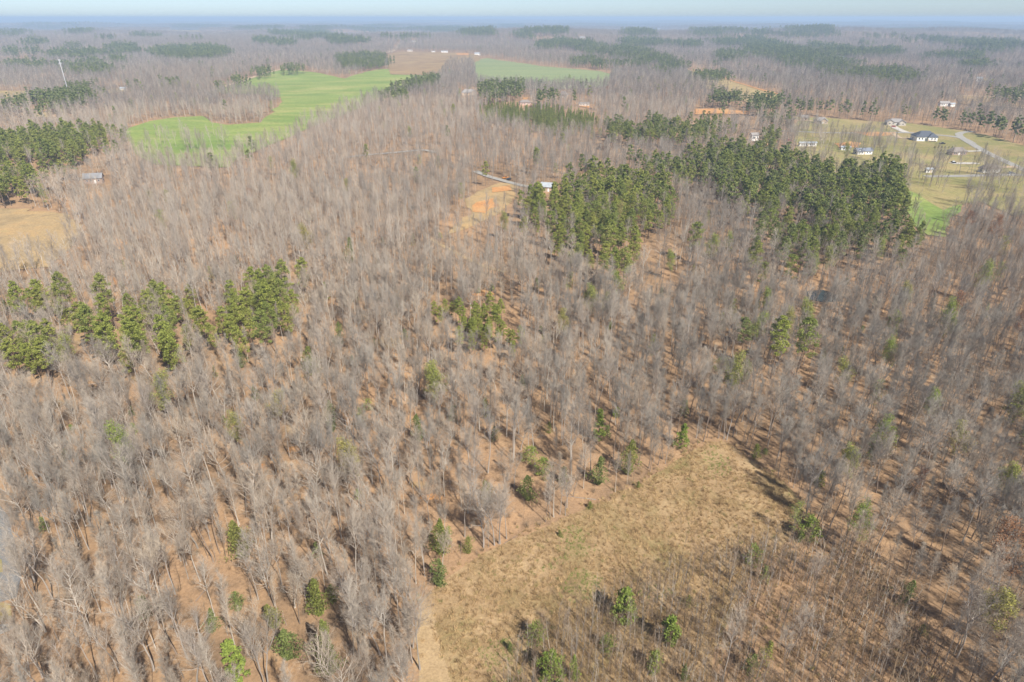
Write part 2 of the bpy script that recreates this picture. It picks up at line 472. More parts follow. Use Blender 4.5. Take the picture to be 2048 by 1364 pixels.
road('forest_track', [(860, 478), (900, 500), (960, 530), (1010, 545)], 2.2, 'clearing', .1)
# the paved turning circle, lawn and drive at the left frame edge
cul = poly([(-160, 1010), (0, 1012), (18, 1035), (32, 1090), (44, 1150), (34, 1195), (0, 1205), (-160, 1200)])
field('road', cul, 'asphalt', .02, 4, .25)
lwn = poly([(-160, 1212), (5, 1206), (20, 1208), (24, 1240), (-160, 1262)])
field('lawn', lwn, 'lawn', .025, 4, .4)
drv = poly([(-160, 1262), (0, 1250), (30, 1246), (32, 1256), (0, 1270), (-160, 1292)])
field('driveway', drv, 'gravel', .03, 4, .15)
field('lawn', poly([(-120, 1085), (3, 1120), (6, 1145), (-120, 1150)]), 'lawn', .035, 4, .3)
pond = poly([(1612, 583), (1645, 580), (1672, 590), (1684, 602), (1650, 606), (1618, 600)])
field('pond', pond, 'water', .06, 4, .5)
# bare earth scrapes in the forest floor
for k in range(26):
    px, py = rnd.uniform(60, 1300), rnd.uniform(420, 1000)
    p = ell(px, py, rnd.uniform(10, 26), rnd.uniform(5, 12), 0)
    if not inside(dry_P, p[:, 0], p[:, 1]).any():
        field('bare_earth', p, 'clay' if k % 3 == 0 else 'brown', .05 + .002 * k, 3, .8, False, k)

# ------------------------------------------------------------------ tree shapes
def rot_az(v, a):
    c, s = math.cos(a), math.sin(a)
    return np.array([v[0] * c - v[1] * s, v[0] * s + v[1] * c, v[2]])
def bend(p, d, L, n, up, r, wob=.06):
    """a limb: starts at p along d, length L, curving upward"""
    pts = [np.array(p)]
    d = np.array(d, float)
    for i in range(n):
        d = d + np.array([r.gauss(0, wob), r.gauss(0, wob), up + r.gauss(0, wob)])
        d /= np.linalg.norm(d)
        pts.append(pts[-1] + d * L / n)
    return np.array(pts)
def along(pts, t):
    n = len(pts) - 1
    i = min(int(t * n), n - 1)
    f = t * n - i
    return pts[i] * (1 - f) + pts[i + 1] * f, (pts[i + 1] - pts[i]) / (np.linalg.norm(pts[i + 1] - pts[i]) + 1e-9)
def aside(d, r, ang):
    q = np.array([r.gauss(0, 1), r.gauss(0, 1), r.gauss(0, 1)])
    q -= d * (q @ d); q /= np.linalg.norm(q) + 1e-9
    v = d * math.cos(ang) + q * math.sin(ang)
    v[2] += .12
    return v / np.linalg.norm(v)

def bare(seed, H=21, start=.45, nb=17, spread=.26, el=48, fork=False, lod=0, trunk_r=.2, crook=.012, leaf=0):
    r = random.Random(seed)
    T, K = MB(), MB()
    n = 9 if lod == 0 else (5 if lod == 1 else 3)
    pts = [np.zeros(3)]
    d = np.array([r.gauss(0, .03), r.gauss(0, .03), 1.])
    for i in range(n):
        d = d + np.array([r.gauss(0, crook * 4), r.gauss(0, crook * 4), .12]); d /= np.linalg.norm(d)
        pts.append(pts[-1] + d * H * .86 / n)
    pts = np.array(pts)
    pts[0, 2] = -.3
    rad = [trunk_r * .74 * (1.35 if i == 0 else 1) * (1 - .9 * i / n) ** .9 for i in range(n)] + [0]
    T.tube(pts, rad, [6, 4, 3][min(lod, 2)], 0)
    leaders = [pts]
    if fork:
        for q in range(1 if r.random() < .6 else 2):
            p, dd = along(pts, r.uniform(.42, .6))
            az = r.uniform(0, 6.28)
            L = H * r.uniform(.36, .46)
            b = bend(p, np.array([math.cos(az) * .55, math.sin(az) * .55, 1]), L, 5, .12, r, .05)
            K.tube(b, [trunk_r * .46 * (1 - .9 * i / 5) for i in range(5)] + [0], 5 if lod == 0 else 3, 0)
            leaders.append(b)
    leaves = []
    az = r.uniform(0, 6.28)
    per = max(5, nb // len(leaders)) if fork else nb
    for li, lead in enumerate(leaders):
        s0 = start if li == 0 else .12
        for k in range(per):
            t = s0 + (0.97 - s0) * ((k + r.random() * .8) / per)
            p, dd = along(lead, t)
            az += 2.4 + r.gauss(0, .35)
            u = (t - s0) / (1 - s0)
            L = H * spread * (1.08 - .5 * u) * r.uniform(.7, 1.2) * (.55 + .45 * min(1, u * 4 + .3))
            e = R(el - 6 + 26 * u + r.gauss(0, 9))
            dv = np.array([math.cos(az) * math.cos(e), math.sin(az) * math.cos(e), math.sin(e)])
            nbp = 4 if lod == 0 else (3 if lod == 1 else 1)
            b = bend(p, dv, L, nbp, .10, r, .07 if crook < .03 else .16)
            br = (.045 + .013 * L) * (trunk_r / .2) ** .6 * [.52, .6, .8, 1.0][lod]
            K.tube(b, [br * (1 - .85 * i / nbp) for i in range(nbp)] + [0], 4 if lod == 0 else 3, 0)
            ns = [8, 5, 4, 4][lod]
            for j in range(ns):
                q, d2 = along(b, .22 + .76 * (j + r.random()) / ns)
                L2 = L * r.uniform(.32, .55) * (1.1 - .4 * j / ns)
                b2 = bend(q, aside(d2, r, r.uniform(.45, .95)), L2, 2 if lod < 2 else 1, .10, r, .1)
                w2 = [.022, .028, .048, .075][lod]
                K.tube(b2, [w2, w2 * .5, 0] if lod < 2 else [w2, 0], 3, 0 if (j < 2 and lod < 2) else 1)
                nt3 = [7, 5, 3, 0][lod]
                for m3 in range(nt3):
                    q3, d3 = along(b2, .15 + .85 * (m3 + r.random()) / nt3)
                    L3 = max(.5, L2 * r.uniform(.35, .65))
                    b3 = bend(q3, aside(d3, r, r.uniform(.35, .9)), L3, 1, .1, r, .1)
                    w3 = [.0115, .02, .036, 0][lod]
                    K.tube(b3, [w3, 0], 3, 1)
                    if lod == 0:
                        for m4 in range(2):
                            q4, d4 = along(b3, .25 + .7 * r.random())
                            b4 = bend(q4, aside(d4, r, r.uniform(.4, .9)), L3 * r.uniform(.4, .7), 1, .1, r, .1)
                            K.tube(b4, [.008, 0], 3, 1)
                    if leaf and lod < 2:
                        for _ in range(leaf): leaves.append(b3[-1] + np.array([r.gauss(0, .35), r.gauss(0, .35), r.gauss(0, .3)]))
                    elif leaf and lod == 2:
                        leaves.append(b3[-1])
    return T, K, leaves
def leaf_tris(mb, pts, size, r, mi, flatten=.0, up=None):
    for p in pts:
        a = np.array([r.gauss(0, 1), r.gauss(0, 1), r.gauss(0, 1) * (1 - flatten)])
        b = np.array([r.gauss(0, 1), r.gauss(0, 1), r.gauss(0, 1) * (1 - flatten)])
        a /= np.linalg.norm(a) + 1e-9; b -= a * (a @ b); b /= np.linalg.norm(b) + 1e-9
        s = size * r.uniform(.6, 1.35)
        p = np.asarray(p)
        mb.add([tuple(p - a * s * .5), tuple(p + b * s * .32), tuple(p + a * s * .6), tuple(p - b * s * .3)], [(0, 1, 2, 3)], mi)

def pine(seed, H=20, start=.5, rad=3.2, nfol=1500, size=.55, lod=0, shape='round'):
    r = random.Random(seed)
    T, K = MB(), MB()
    n = 6 if lod == 0 else 3
    pts = [np.array([0, 0, -.3])]
    d = np.array([r.gauss(0, .02), r.gauss(0, .02), 1.])
    for i in range(n):
        d = d + np.array([r.gauss(0, .025), r.gauss(0, .025), .1]); d /= np.linalg.norm(d)
        pts.append(pts[-1] + d * H * .97 / n)
    pts = np.array(pts)
    T.tube(pts, [.21 * (H / 20) * (1.2 if i == 0 else 1) * (1 - .9 * i / n) for i in range(n)] + [0], 6 if lod == 0 else 4, 0)
    ncl = [36, 22, 8][lod]
    az = r.uniform(0, 6)
    per = nfol // ncl
    for k in range(ncl):
        u = (k + r.random() * .9) / ncl
        t = start + (1 - start) * u
        p, dd = along(pts, min(t, .995))
        az += 2.4 + r.gauss(0, .3)
        if shape == 'round': pr = rad * math.sin(math.pi * min(1, .22 + .70 * u)) ** .8
        else: pr = rad * (1.02 - .9 * u)
        L = pr * r.uniform(.55, 1.1)
        e = R(8 + 45 * u + r.gauss(0, 10))
        dv = np.array([math.cos(az) * math.cos(e), math.sin(az) * math.cos(e), math.sin(e)])
        b = bend(p, dv, L, 2, .1, r, .06)
        if lod < 2: K.tube(b, [.06, .04, 0], 3, 0)
        c = b[-1] * .8 + b[1] * .2
        cr = max(.6, pr * .36) * r.uniform(.7, 1.35)
        P = []
        for _ in range(per):
            q = np.array([r.gauss(0, 1), r.gauss(0, 1), r.gauss(0, 1)]); q /= np.linalg.norm(q)
            q *= cr * (r.random() ** .45)
            q[2] *= .62
            P.append(c + q)
        leaf_tris(K, P, size, r, 1, .15)
    return T, K
def ovoid(seed, H=8, rad=2.2, nfol=2600, size=.24, base=.06, lod=0, cone=.5, lump=.25):
    """a dense cedar- or holly-like crown reaching nearly to the ground"""
    r = random.Random(seed)
    T, K = MB(), MB()
    T.tube([(0, 0, -.2), (r.gauss(0, .08), r.gauss(0, .08), H * .5), (0, 0, H * .93)], [.13 * H / 8, .08 * H / 8, 0], 5, 0)
    bumps = [(r.uniform(0, 6.28), r.uniform(.05, .95), r.uniform(.5, 1)) for _ in range(16)]
    P = []
    while len(P) < nfol:
        u = r.random() ** 1.05
        a = r.uniform(0, 6.28)
        prof = ((1 - u) ** cone) * min(1, .45 + u * 3.2)
        b = 0
        for ba, bu, bs in bumps:
            da = math.atan2(math.sin(a - ba), math.cos(a - ba))
            b += bs * math.exp(-(da / .5) ** 2 - ((u - bu) / .13) ** 2)
        rr = rad * prof * (1 - lump + lump * 1.6 * min(b, 1.3))
        q = rr * (r.random() ** .5)
        P.append((q * math.cos(a), q * math.sin(a), H * (base + (1 - base) * u) + r.gauss(0, .1)))
    leaf_tris(K, P, size, r, 1, .1)
    for _ in range(12):
        u = r.uniform(.15, .8); a = r.uniform(0, 6.28)
        K.tube([(0, 0, H * u * .85), (rad * .6 * math.cos(a) * (1 - u) ** .5, rad * .6 * math.sin(a) * (1 - u) ** .5, H * (u + .08))], [.035, 0], 3, 0)
    return T, K
def sapling(seed, H=8, lod=0):
    r = random.Random(seed)
    T, K = MB(), MB()
    pts = bend((0, 0, -.1), (r.gauss(0, .09), r.gauss(0, .09), 1), H, 4, .06, r, .05)
    T.tube(pts, [.07, .055, .04, .024, 0], 4 if lod == 0 else 3, 0)
    for k in range([28, 16][lod]):
        p, d = along(pts, r.uniform(.28, .98))
        az = r.uniform(0, 6.28); e = R(r.uniform(38, 70))
        L = r.uniform(.8, 2.0)
        b = bend(p, (math.cos(az) * math.cos(e), math.sin(az) * math.cos(e), math.sin(e)), L, 2, .1, r, .1)
        w2 = [.017, .026][lod]
        K.tube(b, [w2, w2 * .6, 0], 3, 0)
        for _ in range([4, 2][lod]):
            q, d2 = along(b, r.uniform(.2, 1))
            b2 = bend(q, aside(d2, r, r.uniform(.4, .9)), r.uniform(.35, .8), 1, .1, r)
            K.tube(b2, [[.0095, .018][lod], 0], 3, 1)
    return T, K
def bush(seed, H=2.2, n=34, mi=0, lean=.8):
    r = random.Random(seed)
    K = MB()
    for _ in range(n):
        a = r.uniform(0, 6.28); s = r.uniform(.1, lean)
        b = bend((r.gauss(0, .25), r.gauss(0, .25), 0), (math.cos(a) * s, math.sin(a) * s, 1), H * r.uniform(.5, 1.1), 2, .03, r, .15)
        K.tube(b, [.022, .014, 0], 3, mi)
        for _ in range(3):
            q, d = along(b, r.uniform(.3, 1))
            b2 = bend(q, aside(d, r, r.uniform(.4, 1)), H * r.uniform(.15, .35), 1, .05, r)
            K.tube(b2, [.012, 0], 3, mi)
    return K
def tuft(seed, H=.75, n=16, spread=.32):
    r = random.Random(seed)
    K = MB()
    for _ in range(n):
        a = r.uniform(0, 6.28); s = r.uniform(.05, .75)
        x, y = r.gauss(0, spread * .5), r.gauss(0, spread * .5)
        L = H * r.uniform(.6, 1.15)
        b = bend((x, y, -.03), (math.cos(a) * s, math.sin(a) * s, 1), L, 2, -.18, r, .12)
        K.tube(b, [.035, .026, 0], 3, 0)
    return K
def merged(T, K):
    m = MB()
    m.add(T.v, T.f, 0); m.m = list(T.m)
    o = len(m.v); m.v.extend(K.v); m.f.extend([tuple(i + o for i in f) for f in K.f]); m.m.extend(K.m)
    return m

# the looks of the near bare trees: phrase, bark, shape
LOOKS = [('straight pale', 'bark_pale', dict(seed=11, H=22, start=0.49, nb=21, spread=0.197, el=55)),
         ('straight grey', 'bark_grey', dict(seed=12, H=21, start=0.44, nb=22, spread=0.190, el=53)),
         ('narrow pale', 'bark_pale', dict(seed=13, H=20, start=0.41, nb=22, spread=0.147, el=63, trunk_r=.16)),
         ('forked pale', 'bark_pale', dict(seed=14, H=21, start=0.52, nb=24, spread=0.190, el=53, fork=True, trunk_r=.23)),
         ('forked grey', 'bark_grey', dict(seed=15, H=20, start=0.46, nb=24, spread=0.197, el=50, fork=True, trunk_r=.22)),
         ('narrow brown', 'bark_brown', dict(seed=16, H=18, start=0.39, nb=21, spread=0.158, el=60, trunk_r=.15)),
         ('spreading pale', 'bark_pale', dict(seed=17, H=17, start=0.29, nb=19, spread=0.356, el=35, crook=.035, trunk_r=.26)),
         ('spreading grey', 'bark_grey', dict(seed=18, H=18, start=0.32, nb=21, spread=0.302, el=41, crook=.03, trunk_r=.24)),
         ('straight brown', 'bark_brown', dict(seed=19, H=21, start=0.52, nb=20, spread=0.190, el=53)),
         ('slim young grey', 'bark_grey', dict(seed=20, H=14, start=0.31, nb=19, spread=0.158, el=63, trunk_r=.10))]
NEAR = []          # (trunk mesh, crown mesh)
LOD0 = []; LOD0D = []; LOD1D = []; LOD2D = []; LOD1 = []; LOD2 = []; LOD3 = []
for ph, bk, kw in LOOKS:
    T, K, _ = bare(**kw, lod=0)
    NEAR.append((T.mesh('trunk', [bk]), K.mesh('crown', [bk, 'twig'])))
    LOD0.append(merged(T, K).mesh('bare_tree', [bk, 'twig']))
    LOD0D.append(merged(T, K).mesh('dusky_bare_tree', ['bark_brown' if bk != 'bark_pale' else 'bark_grey', 'twig_dark']))
    T, K, _ = bare(**kw, lod=1)
    LOD1.append(merged(T, K).mesh('bare_tree_mid', [bk, 'twig']))
    LOD1D.append(merged(T, K).mesh('dusky_bare_tree_mid', ['bark_brown' if bk != 'bark_pale' else 'bark_grey', 'twig_dark']))
    kw2 = dict(kw); kw2['nb'] = 16
    T, K, _ = bare(**kw2, lod=2)
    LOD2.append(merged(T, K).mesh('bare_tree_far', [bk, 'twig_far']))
    LOD2D.append(merged(T, K).mesh('dusky_bare_tree_far', ['bark_brown', 'twig_dark']))
for q in range(5):
    m = MB()
    for k in range(5):
        kw = dict(LOOKS[(q * 2 + k) % 9][2]); kw['nb'] = 13; kw['seed'] = 100 + q * 10 + k
        T, K, _ = bare(**kw, lod=3)
        t = merged(T, K)
        dx, dy = rnd.uniform(-11, 11), rnd.uniform(-11, 11)
        m.add([(x + dx, y + dy, z) for x, y, z in t.v], t.f, 0); m.m[-len(t.m):] = t.m
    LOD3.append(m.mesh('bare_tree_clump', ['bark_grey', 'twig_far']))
BUD = []; BUD1 = []
for q, (lm, s) in enumerate([('bud', 31), ('bud', 32), ('bud_red', 33)]):
    kw = dict(H=15 + q, start=.3, nb=15, spread=.24, el=50, trunk_r=.14, leaf=4)
    T, K, lv = bare(seed=s, lod=0, **kw)
    r = random.Random(s)
    leaf_tris(K, lv, .25, r, 2)
    BUD.append((T.mesh('trunk', ['bark_grey']), K.mesh('crown', ['bark_grey', 'twig', lm])))
    kw['leaf'] = 3
    T, K, lv = bare(seed=s, lod=1, **kw)
    leaf_tris(K, lv, .3, r, 2)
    BUD1.append(merged(T, K).mesh('leafing_tree', ['bark_grey', 'twig', lm]))
PLOOK = [('tall round-topped', 'needle', dict(seed=41, H=21, start=.5, rad=3.3)), ('tall yellow-green', 'needle_y', dict(seed=42, H=20, start=.45, rad=3.0)),
         ('broad dark', 'needle', dict(seed=43, H=19, start=.4, rad=3.8)), ('slim', 'needle', dict(seed=44, H=18, start=.42, rad=2.4)),
         ('bushy yellow-green', 'needle_y', dict(seed=45, H=16, start=.3, rad=3.3)), ('dusky', 'needle_d', dict(seed=46, H=20, start=.45, rad=3.2))]
PN = []; P1 = []; P2 = []
for ph, nm, kw in PLOOK:
    T, K = pine(**kw, nfol=2600, size=.43)
    PN.append((T.mesh('trunk', ['pine_bark']), K.mesh('crown', ['pine_bark', nm])))
    T, K = pine(**kw, nfol=1000, size=.72, lod=1)
    P1.append(merged(T, K).mesh('pine_mid', ['pine_bark', nm]))
    T, K = pine(**kw, nfol=200, size=1.7, lod=2)
    P2.append(merged(T, K).mesh('pine_far', ['pine_bark', 'needle_d' if nm != 'needle_y' else 'needle']))
for s in (51, 52):
    T, K = pine(s, H=13, start=.12, rad=2.0, nfol=600, size=.6, lod=1, shape='cone')
    P1.append(merged(T, K).mesh('young_pine', ['pine_bark', 'needle']))
SAP = []; SAP1 = []
for q in range(5):
    bk = ['bark_pale', 'brush', 'bark_grey', 'brush', 'bark_brown'][q]
    T, K = sapling(61 + q, 7 + q * .6)
    SAP.append((T.mesh('trunk', [bk]), K.mesh('crown', [bk, 'brush'])))
    T, K = sapling(61 + q, 7 + q * .6, 1)
    SAP1.append(merged(T, K).mesh('sapling_far', [bk, 'brush']))
SAPWORD = ['pale', 'brown-twigged', 'grey', 'tall brown', 'dark-stemmed']
BUSH = [bush(71 + q, 1.6 + .5 * q, 30, 0).mesh('brush_clump', ['brush']) for q in range(4)]
TUFT = [tuft(81 + q, .6 + .12 * q, 15).mesh('grass_tuft', ['grass']) for q in range(4)] + [tuft(91, .5, 16).mesh('green_tuft', ['green_grass'])]

# ------------------------------------------------------------------ instancing for what nobody could count
def stuff(name, meshes, X, Y, Z, idx, sc, rz, label, cat):
    """one object of kind stuff: points that carry the given meshes"""
    n = len(X)
    me = bpy.data.meshes.new(name)
    me.vertices.add(n)
    me.vertices.foreach_set('co', np.stack([X, Y, Z], 1).astype(np.float32).ravel())
    for nm, ty, val in (('variant', 'INT', np.asarray(idx, np.int32)), ('size', 'FLOAT', np.asarray(sc, np.float32)), ('turn', 'FLOAT', np.asarray(rz, np.float32))):
        a = me.attributes.new(nm, ty, 'POINT'); a.data.foreach_set('value', val)
    o = link(name, me)
    tag(o, label, cat, None, 'stuff')
    ng = bpy.data.node_groups.new(name, 'GeometryNodeTree')
    ng.interface.new_socket('Geometry', in_out='INPUT', socket_type='NodeSocketGeometry')
    ng.interface.new_socket('Geometry', in_out='OUTPUT', socket_type='NodeSocketGeometry')
    N, L = ng.nodes, ng.links
    gi = N.new('NodeGroupInput'); go = N.new('NodeGroupOutput')
    def attr(nm, ty):
        a = N.new('GeometryNodeInputNamedAttribute'); a.data_type = ty; a.inputs[0].default_value = nm
        return a.outputs[0]
    A, Bz, Cz = attr('variant', 'INT'), attr('size', 'FLOAT'), attr('turn', 'FLOAT')
    xyz = N.new('ShaderNodeCombineXYZ'); L.new(Cz, xyz.inputs[2])
    for ax_, fr in ((0, 37.0), (1, 53.0)):
        m1 = N.new('ShaderNodeMath'); m1.operation = 'MULTIPLY'; L.new(Cz, m1.inputs[0]); m1.inputs[1].default_value = fr
        m2 = N.new('ShaderNodeMath'); m2.operation = 'SINE'; L.new(m1.outputs[0], m2.inputs[0])
        m3 = N.new('ShaderNodeMath'); m3.operation = 'MULTIPLY'; L.new(m2.outputs[0], m3.inputs[0]); m3.inputs[1].default_value = .055
        L.new(m3.outputs[0], xyz.inputs[ax_])
    jg = N.new('GeometryNodeJoinGeometry')
    for k, m in enumerate(meshes):
        src = bpy.data.objects.new(m.name + '_source', m)
        oi = N.new('GeometryNodeObjectInfo'); oi.inputs[0].default_value = src
        oi.inputs['As Instance'].default_value = False
        cmp = N.new('FunctionNodeCompare'); cmp.data_type = 'INT'; cmp.operation = 'EQUAL'
        L.new(A, cmp.inputs[2]); cmp.inputs[3].default_value = k
        ip = N.new('GeometryNodeInstanceOnPoints')
        L.new(gi.outputs[0], ip.inputs['Points']); L.new(cmp.outputs[0], ip.inputs['Selection'])
        L.new(oi.outputs['Geometry'], ip.inputs['Instance'])
        L.new(xyz.outputs[0], ip.inputs['Rotation']); L.new(Bz, ip.inputs['Scale'])
        L.new(ip.outputs[0], jg.inputs[0])
    L.new(jg.outputs[0], go.inputs[0])
    md = o.modifiers.new('scatter', 'NODES'); md.node_group = ng
    return o

# ------------------------------------------------------------------ where the woods stand
HALF = R(47)
def scatter(d0, d1, s, seed, half=HALF):
    """jittered grid of points in the view wedge"""
    r = np.random.default_rng(seed)
    X = d1 * math.sin(min(half, math.pi / 2))
    gx, gy = np.meshgrid(np.arange(-X, X, s), np.arange(d0 * math.cos(half), d1, s))
    x = (gx + r.uniform(-.48, .48, gx.shape) * s).ravel(); y = (gy + r.uniform(-.48, .48, gy.shape) * s).ravel()
    d = np.hypot(x, y); a = np.abs(np.arctan2(x, y))
    k = (d >= d0) & (d < d1) & (a < half)
    return x[k], y[k]
def clear(x, y, margin=1.0):
    k = np.ones(x.shape, bool)
    for P in OPEN: k &= ~inside(P, x, y)
    for Q, wd in ROADS:
        bb = (x > Q[:, 0].min() - 12) & (x < Q[:, 0].max() + 12) & (y > Q[:, 1].min() - 12) & (y < Q[:, 1].max() + 12)
        if bb.any():
            k[bb] &= seg_dist(Q, x[bb], y[bb]) > wd / 2 + margin
    return k

# evergreen woods: (outline, spacing, variants, share of bare trees left inside, far?)
PZ = []
PZ.append((poly([(x, y, 14) for x, y in [(1258, 316), (1300, 309), (1350, 330), (1395, 300), (1450, 284), (1560, 284), (1610, 318), (1680, 338), (1765, 326), (1808, 350), (1838, 420), (1885, 452), (1905, 470), (1800, 472), (1740, 468), (1690, 486), (1620, 505), (1560, 535), (1548, 480), (1520, 420), (1480, 372), (1400, 347), (1330, 345)]]), 6.4, [0, 2, 3, 5, 0, 2, 5], .4))
PZ.append((poly([(x, y, 13) for x, y in [(1042, 382), (1080, 378), (1120, 372), (1160, 340), (1215, 330), (1270, 352), (1342, 356), (1358, 388), (1310, 402), (1370, 432), (1372, 480), (1382, 528), (1320, 548), (1245, 535), (1190, 505), (1130, 468), (1090, 446), (1055, 418)]]), 6.6, [1, 4, 0, 3, 1, 2], .25))
for e in [(40, 690, 62, 38), (180, 640, 62, 30), (322, 622, 42, 66), (432, 642, 40, 28), (505, 590, 48, 38), (562, 600, 42, 32), (603, 553, 16, 18), (80, 715, 50, 22), (220, 600, 30, 26), (270, 690, 40, 24), (400, 600, 36, 20), (540, 640, 36, 26), (330, 680, 34, 26), (32, 592, 40, 24), (130, 598, 34, 20), (250, 645, 24, 22), (360, 590, 40, 20), (480, 660, 30, 20)]:
    PZ.append((ell(*e, 12), 5.6, [1, 0, 4, 1, 4], .3))
for e in [(1000, 640, 62, 40), (895, 605, 26, 34), (955, 655, 34, 30), (930, 638, 36, 26), (1000, 605, 18, 20)]:
    PZ.append((ell(*e, 7), 4.1, [4, 4, 1], .12))
PZ.append((poly([(x, y, 14) for x, y in [(-120, 268), (0, 262), (100, 252), (195, 248), (222, 265), (185, 298), (110, 325), (40, 368), (-120, 400)]]), 7.0, [1, 2, 0, 4], .12))
PZ.append((ell(280, 268, 28, 10), 7, [1, 2], .2))
PZ.append((poly([(x, y, 5) for x, y in [(-100, 408), (30, 412), (60, 418), (60, 435), (-100, 440)]]), 6, [4], .2))
PZ.append((ell(110, 425, 24, 9, 4), 5, [4], .2))
PZ.append((poly([(x, y, 10) for x, y in [(962, 205), (1020, 204), (1100, 210), (1195, 228), (1202, 246), (1150, 252), (1100, 254), (1040, 240), (968, 226)]]), 5.2, [6, 7], .03))
for e in [(1320, 262, 60, 16), (1395, 255, 42, 22), (1240, 262, 30, 16), (1300, 245, 25, 10), (1095, 188, 26, 10), (1020, 178, 30, 12), (1160, 195, 20, 6), (980, 182, 20, 14), (1545, 270, 22, 12), (1770, 355, 40, 30), (1415, 243, 10, 12),
          (1460, 200, 40, 12), (1530, 207, 36, 12), (1610, 222, 30, 12), (1655, 225, 30, 10), (1735, 228, 20, 8), (1960, 245, 30, 12), (1885, 235, 16, 8), (1838, 348, 18, 18), (1990, 250, 40, 10),
          (620, 212, 36, 7), (760, 175, 40, 9), (820, 165, 30, 10), (860, 160, 14, 9), (790, 190, 30, 6), (250, 170, 10, 8), (175, 180, 12, 12), (140, 190, 20, 18), (90, 200, 40, 14), (40, 205, 20, 8), (85, 222, 12, 6), (165, 195, 8, 14), (340, 165, 8, 6), (1810, 395, 22, 8), (1890, 385, 12, 10)]:
    PZ.append((ell(*e, 12), 7.5, [0, 5, 3, 2], .25))
for e in [(1590, 234, 26, 3), (1640, 234, 34, 3), (1690, 238, 14, 2.5), (1738, 240, 24, 2.5), (1800, 242, 14, 2), (1838, 245, 20, 2.5), (1890, 251, 24, 3), (1950, 260, 26, 4), (2012, 273, 34, 7), (2050, 282, 24, 6), (1545, 262, 14, 3), (1780, 372, 26, 8), (1834, 372, 10, 5), (1470, 214, 40, 3), (1530, 216, 36, 3), (1560, 268, 16, 4), (1812, 398, 8, 4), (1875, 381, 8, 3), (1640, 300, 22, 4)]:
    PZ.append((ell(*e, 0), 6.0, [5, 2, 5, 3], .5))
NPN = len(PZ)
for e in [(180, 108, 70, 5), (250, 98, 42, 5), (110, 111, 12, 5), (380, 108, 82, 10), (410, 103, 40, 6), (180, 138, 50, 7), (725, 120, 52, 12), (440, 172, 16, 5), (482, 157, 18, 6), (525, 142, 16, 6), (585, 135, 18, 6), (690, 128, 10, 8),
          (700, 85, 40, 5), (560, 88, 30, 5), (720, 60, 120, 5), (600, 68, 60, 6), (830, 55, 110, 4), (900, 62, 60, 5), (1000, 54, 50, 4), (640, 78, 60, 4), (530, 84, 24, 4), (300, 72, 30, 4), (160, 68, 26, 4), (60, 88, 30, 4), (20, 70, 30, 4), (215, 80, 20, 3),
          (1130, 92, 60, 9), (1180, 98, 40, 8), (1240, 108, 70, 8), (1300, 118, 50, 7), (1345, 128, 30, 7), (1290, 88, 50, 6), (1180, 122, 40, 7), (1240, 128, 60, 6), (1330, 135, 30, 6), (1420, 150, 40, 8), (1375, 92, 30, 4),
          (1490, 88, 60, 8), (1540, 104, 60, 12), (1620, 122, 70, 12), (1700, 138, 70, 14), (1790, 150, 50, 14), (1590, 110, 40, 10), (1680, 105, 40, 8), (1740, 108, 60, 5), (1460, 112, 30, 8), (1620, 72, 60, 5), (1500, 68, 40, 6), (1850, 60, 60, 3), (1900, 62, 110, 4), (1800, 63, 60, 4), (1950, 88, 90, 6), (1840, 82, 50, 5),
          (1930, 112, 40, 8), (1880, 114, 40, 4), (1950, 130, 30, 5), (2020, 185, 40, 9), (1990, 95, 60, 4), (1420, 70, 40, 4), (1580, 62, 50, 3), (1080, 70, 60, 4), (960, 70, 40, 3), (1760, 75, 40, 3), (400, 55, 60, 3), (200, 52, 60, 3), (520, 60, 50, 3), (880, 41, 60, 2), (1250, 50, 70, 2), (1600, 50, 90, 2), (1900, 50, 90, 2), (90, 55, 60, 2)]:
    PZ.append((ell(*e, 12), 0, [0], .3))
_pr = random.Random(77)
for q in range(50):
    py_ = 42 + 95 * _pr.random() ** 1.5
    px_ = _pr.uniform(-60, 2110)
    if 380 < px_ < 1230 and py_ > 98: continue
    PZ.append((ell(px_, py_, _pr.uniform(12, 60) * (1 if py_ < 80 else .6), _pr.uniform(1.2, 4) * py_ / 80, 12), 0, [0], .4))

# hollow-out bookkeeping for clearances round houses etc. is added to OPEN before the woods are set
HOUSES = []
def spot(px, py): 
    p = at(px, py)
    return p, float(np.hypot(p[0], p[1]))

# ------------------------------------------------------------------ buildings, tower, vehicles
M['white_wall'] = flat('white_siding', (.80, .79, .76), .7)
M['cream_wall'] = flat('cream_brick', (.58, .52, .45), .85)
M['brick_wall'] = flat('brown_brick', (.30, .215, .165), .9)
M['tan_wall'] = flat('tan_brick', (.50, .38, .28), .85)
M['pink_wall'] = flat('rosy_brick', (.50, .34, .27), .85)
M['dark_roof'] = flat('charcoal_shingles', (.085, .095, .115), .85)
M['grey_roof'] = flat('grey_shingles', (.27, .25, .235), .85)
M['brown_roof'] = flat('brown_shingles', (.215, .185, .165), .85)
M['blue_roof'] = flat('slate_blue_shingles', (.17, .19, .235), .8)
M['metal_roof'] = flat('pale_metal_roofing', (.36, .39, .42), .45, .5, .15, .6)
M['rust_metal'] = flat('weathered_metal_roofing', (.20, .20, .205), .55, .4, .28, .35)
M['red_roof'] = flat('red_metal_roofing', (.42, .07, .06), .5)
M['glass'] = flat('window_glass', (.045, .055, .07), .15, .5)
M['trim'] = flat('white_trim', (.82, .81, .79), .6)
M['wood'] = flat('deck_timber', (.52, .42, .31), .8)
M['steel'] = flat('galvanised_steel', (.42, .43, .44), .5, .4)
M['antenna'] = flat('antenna_white', (.82, .83, .84), .5)
M['tyre'] = flat('tyre_rubber', (.02, .02, .02), .85)
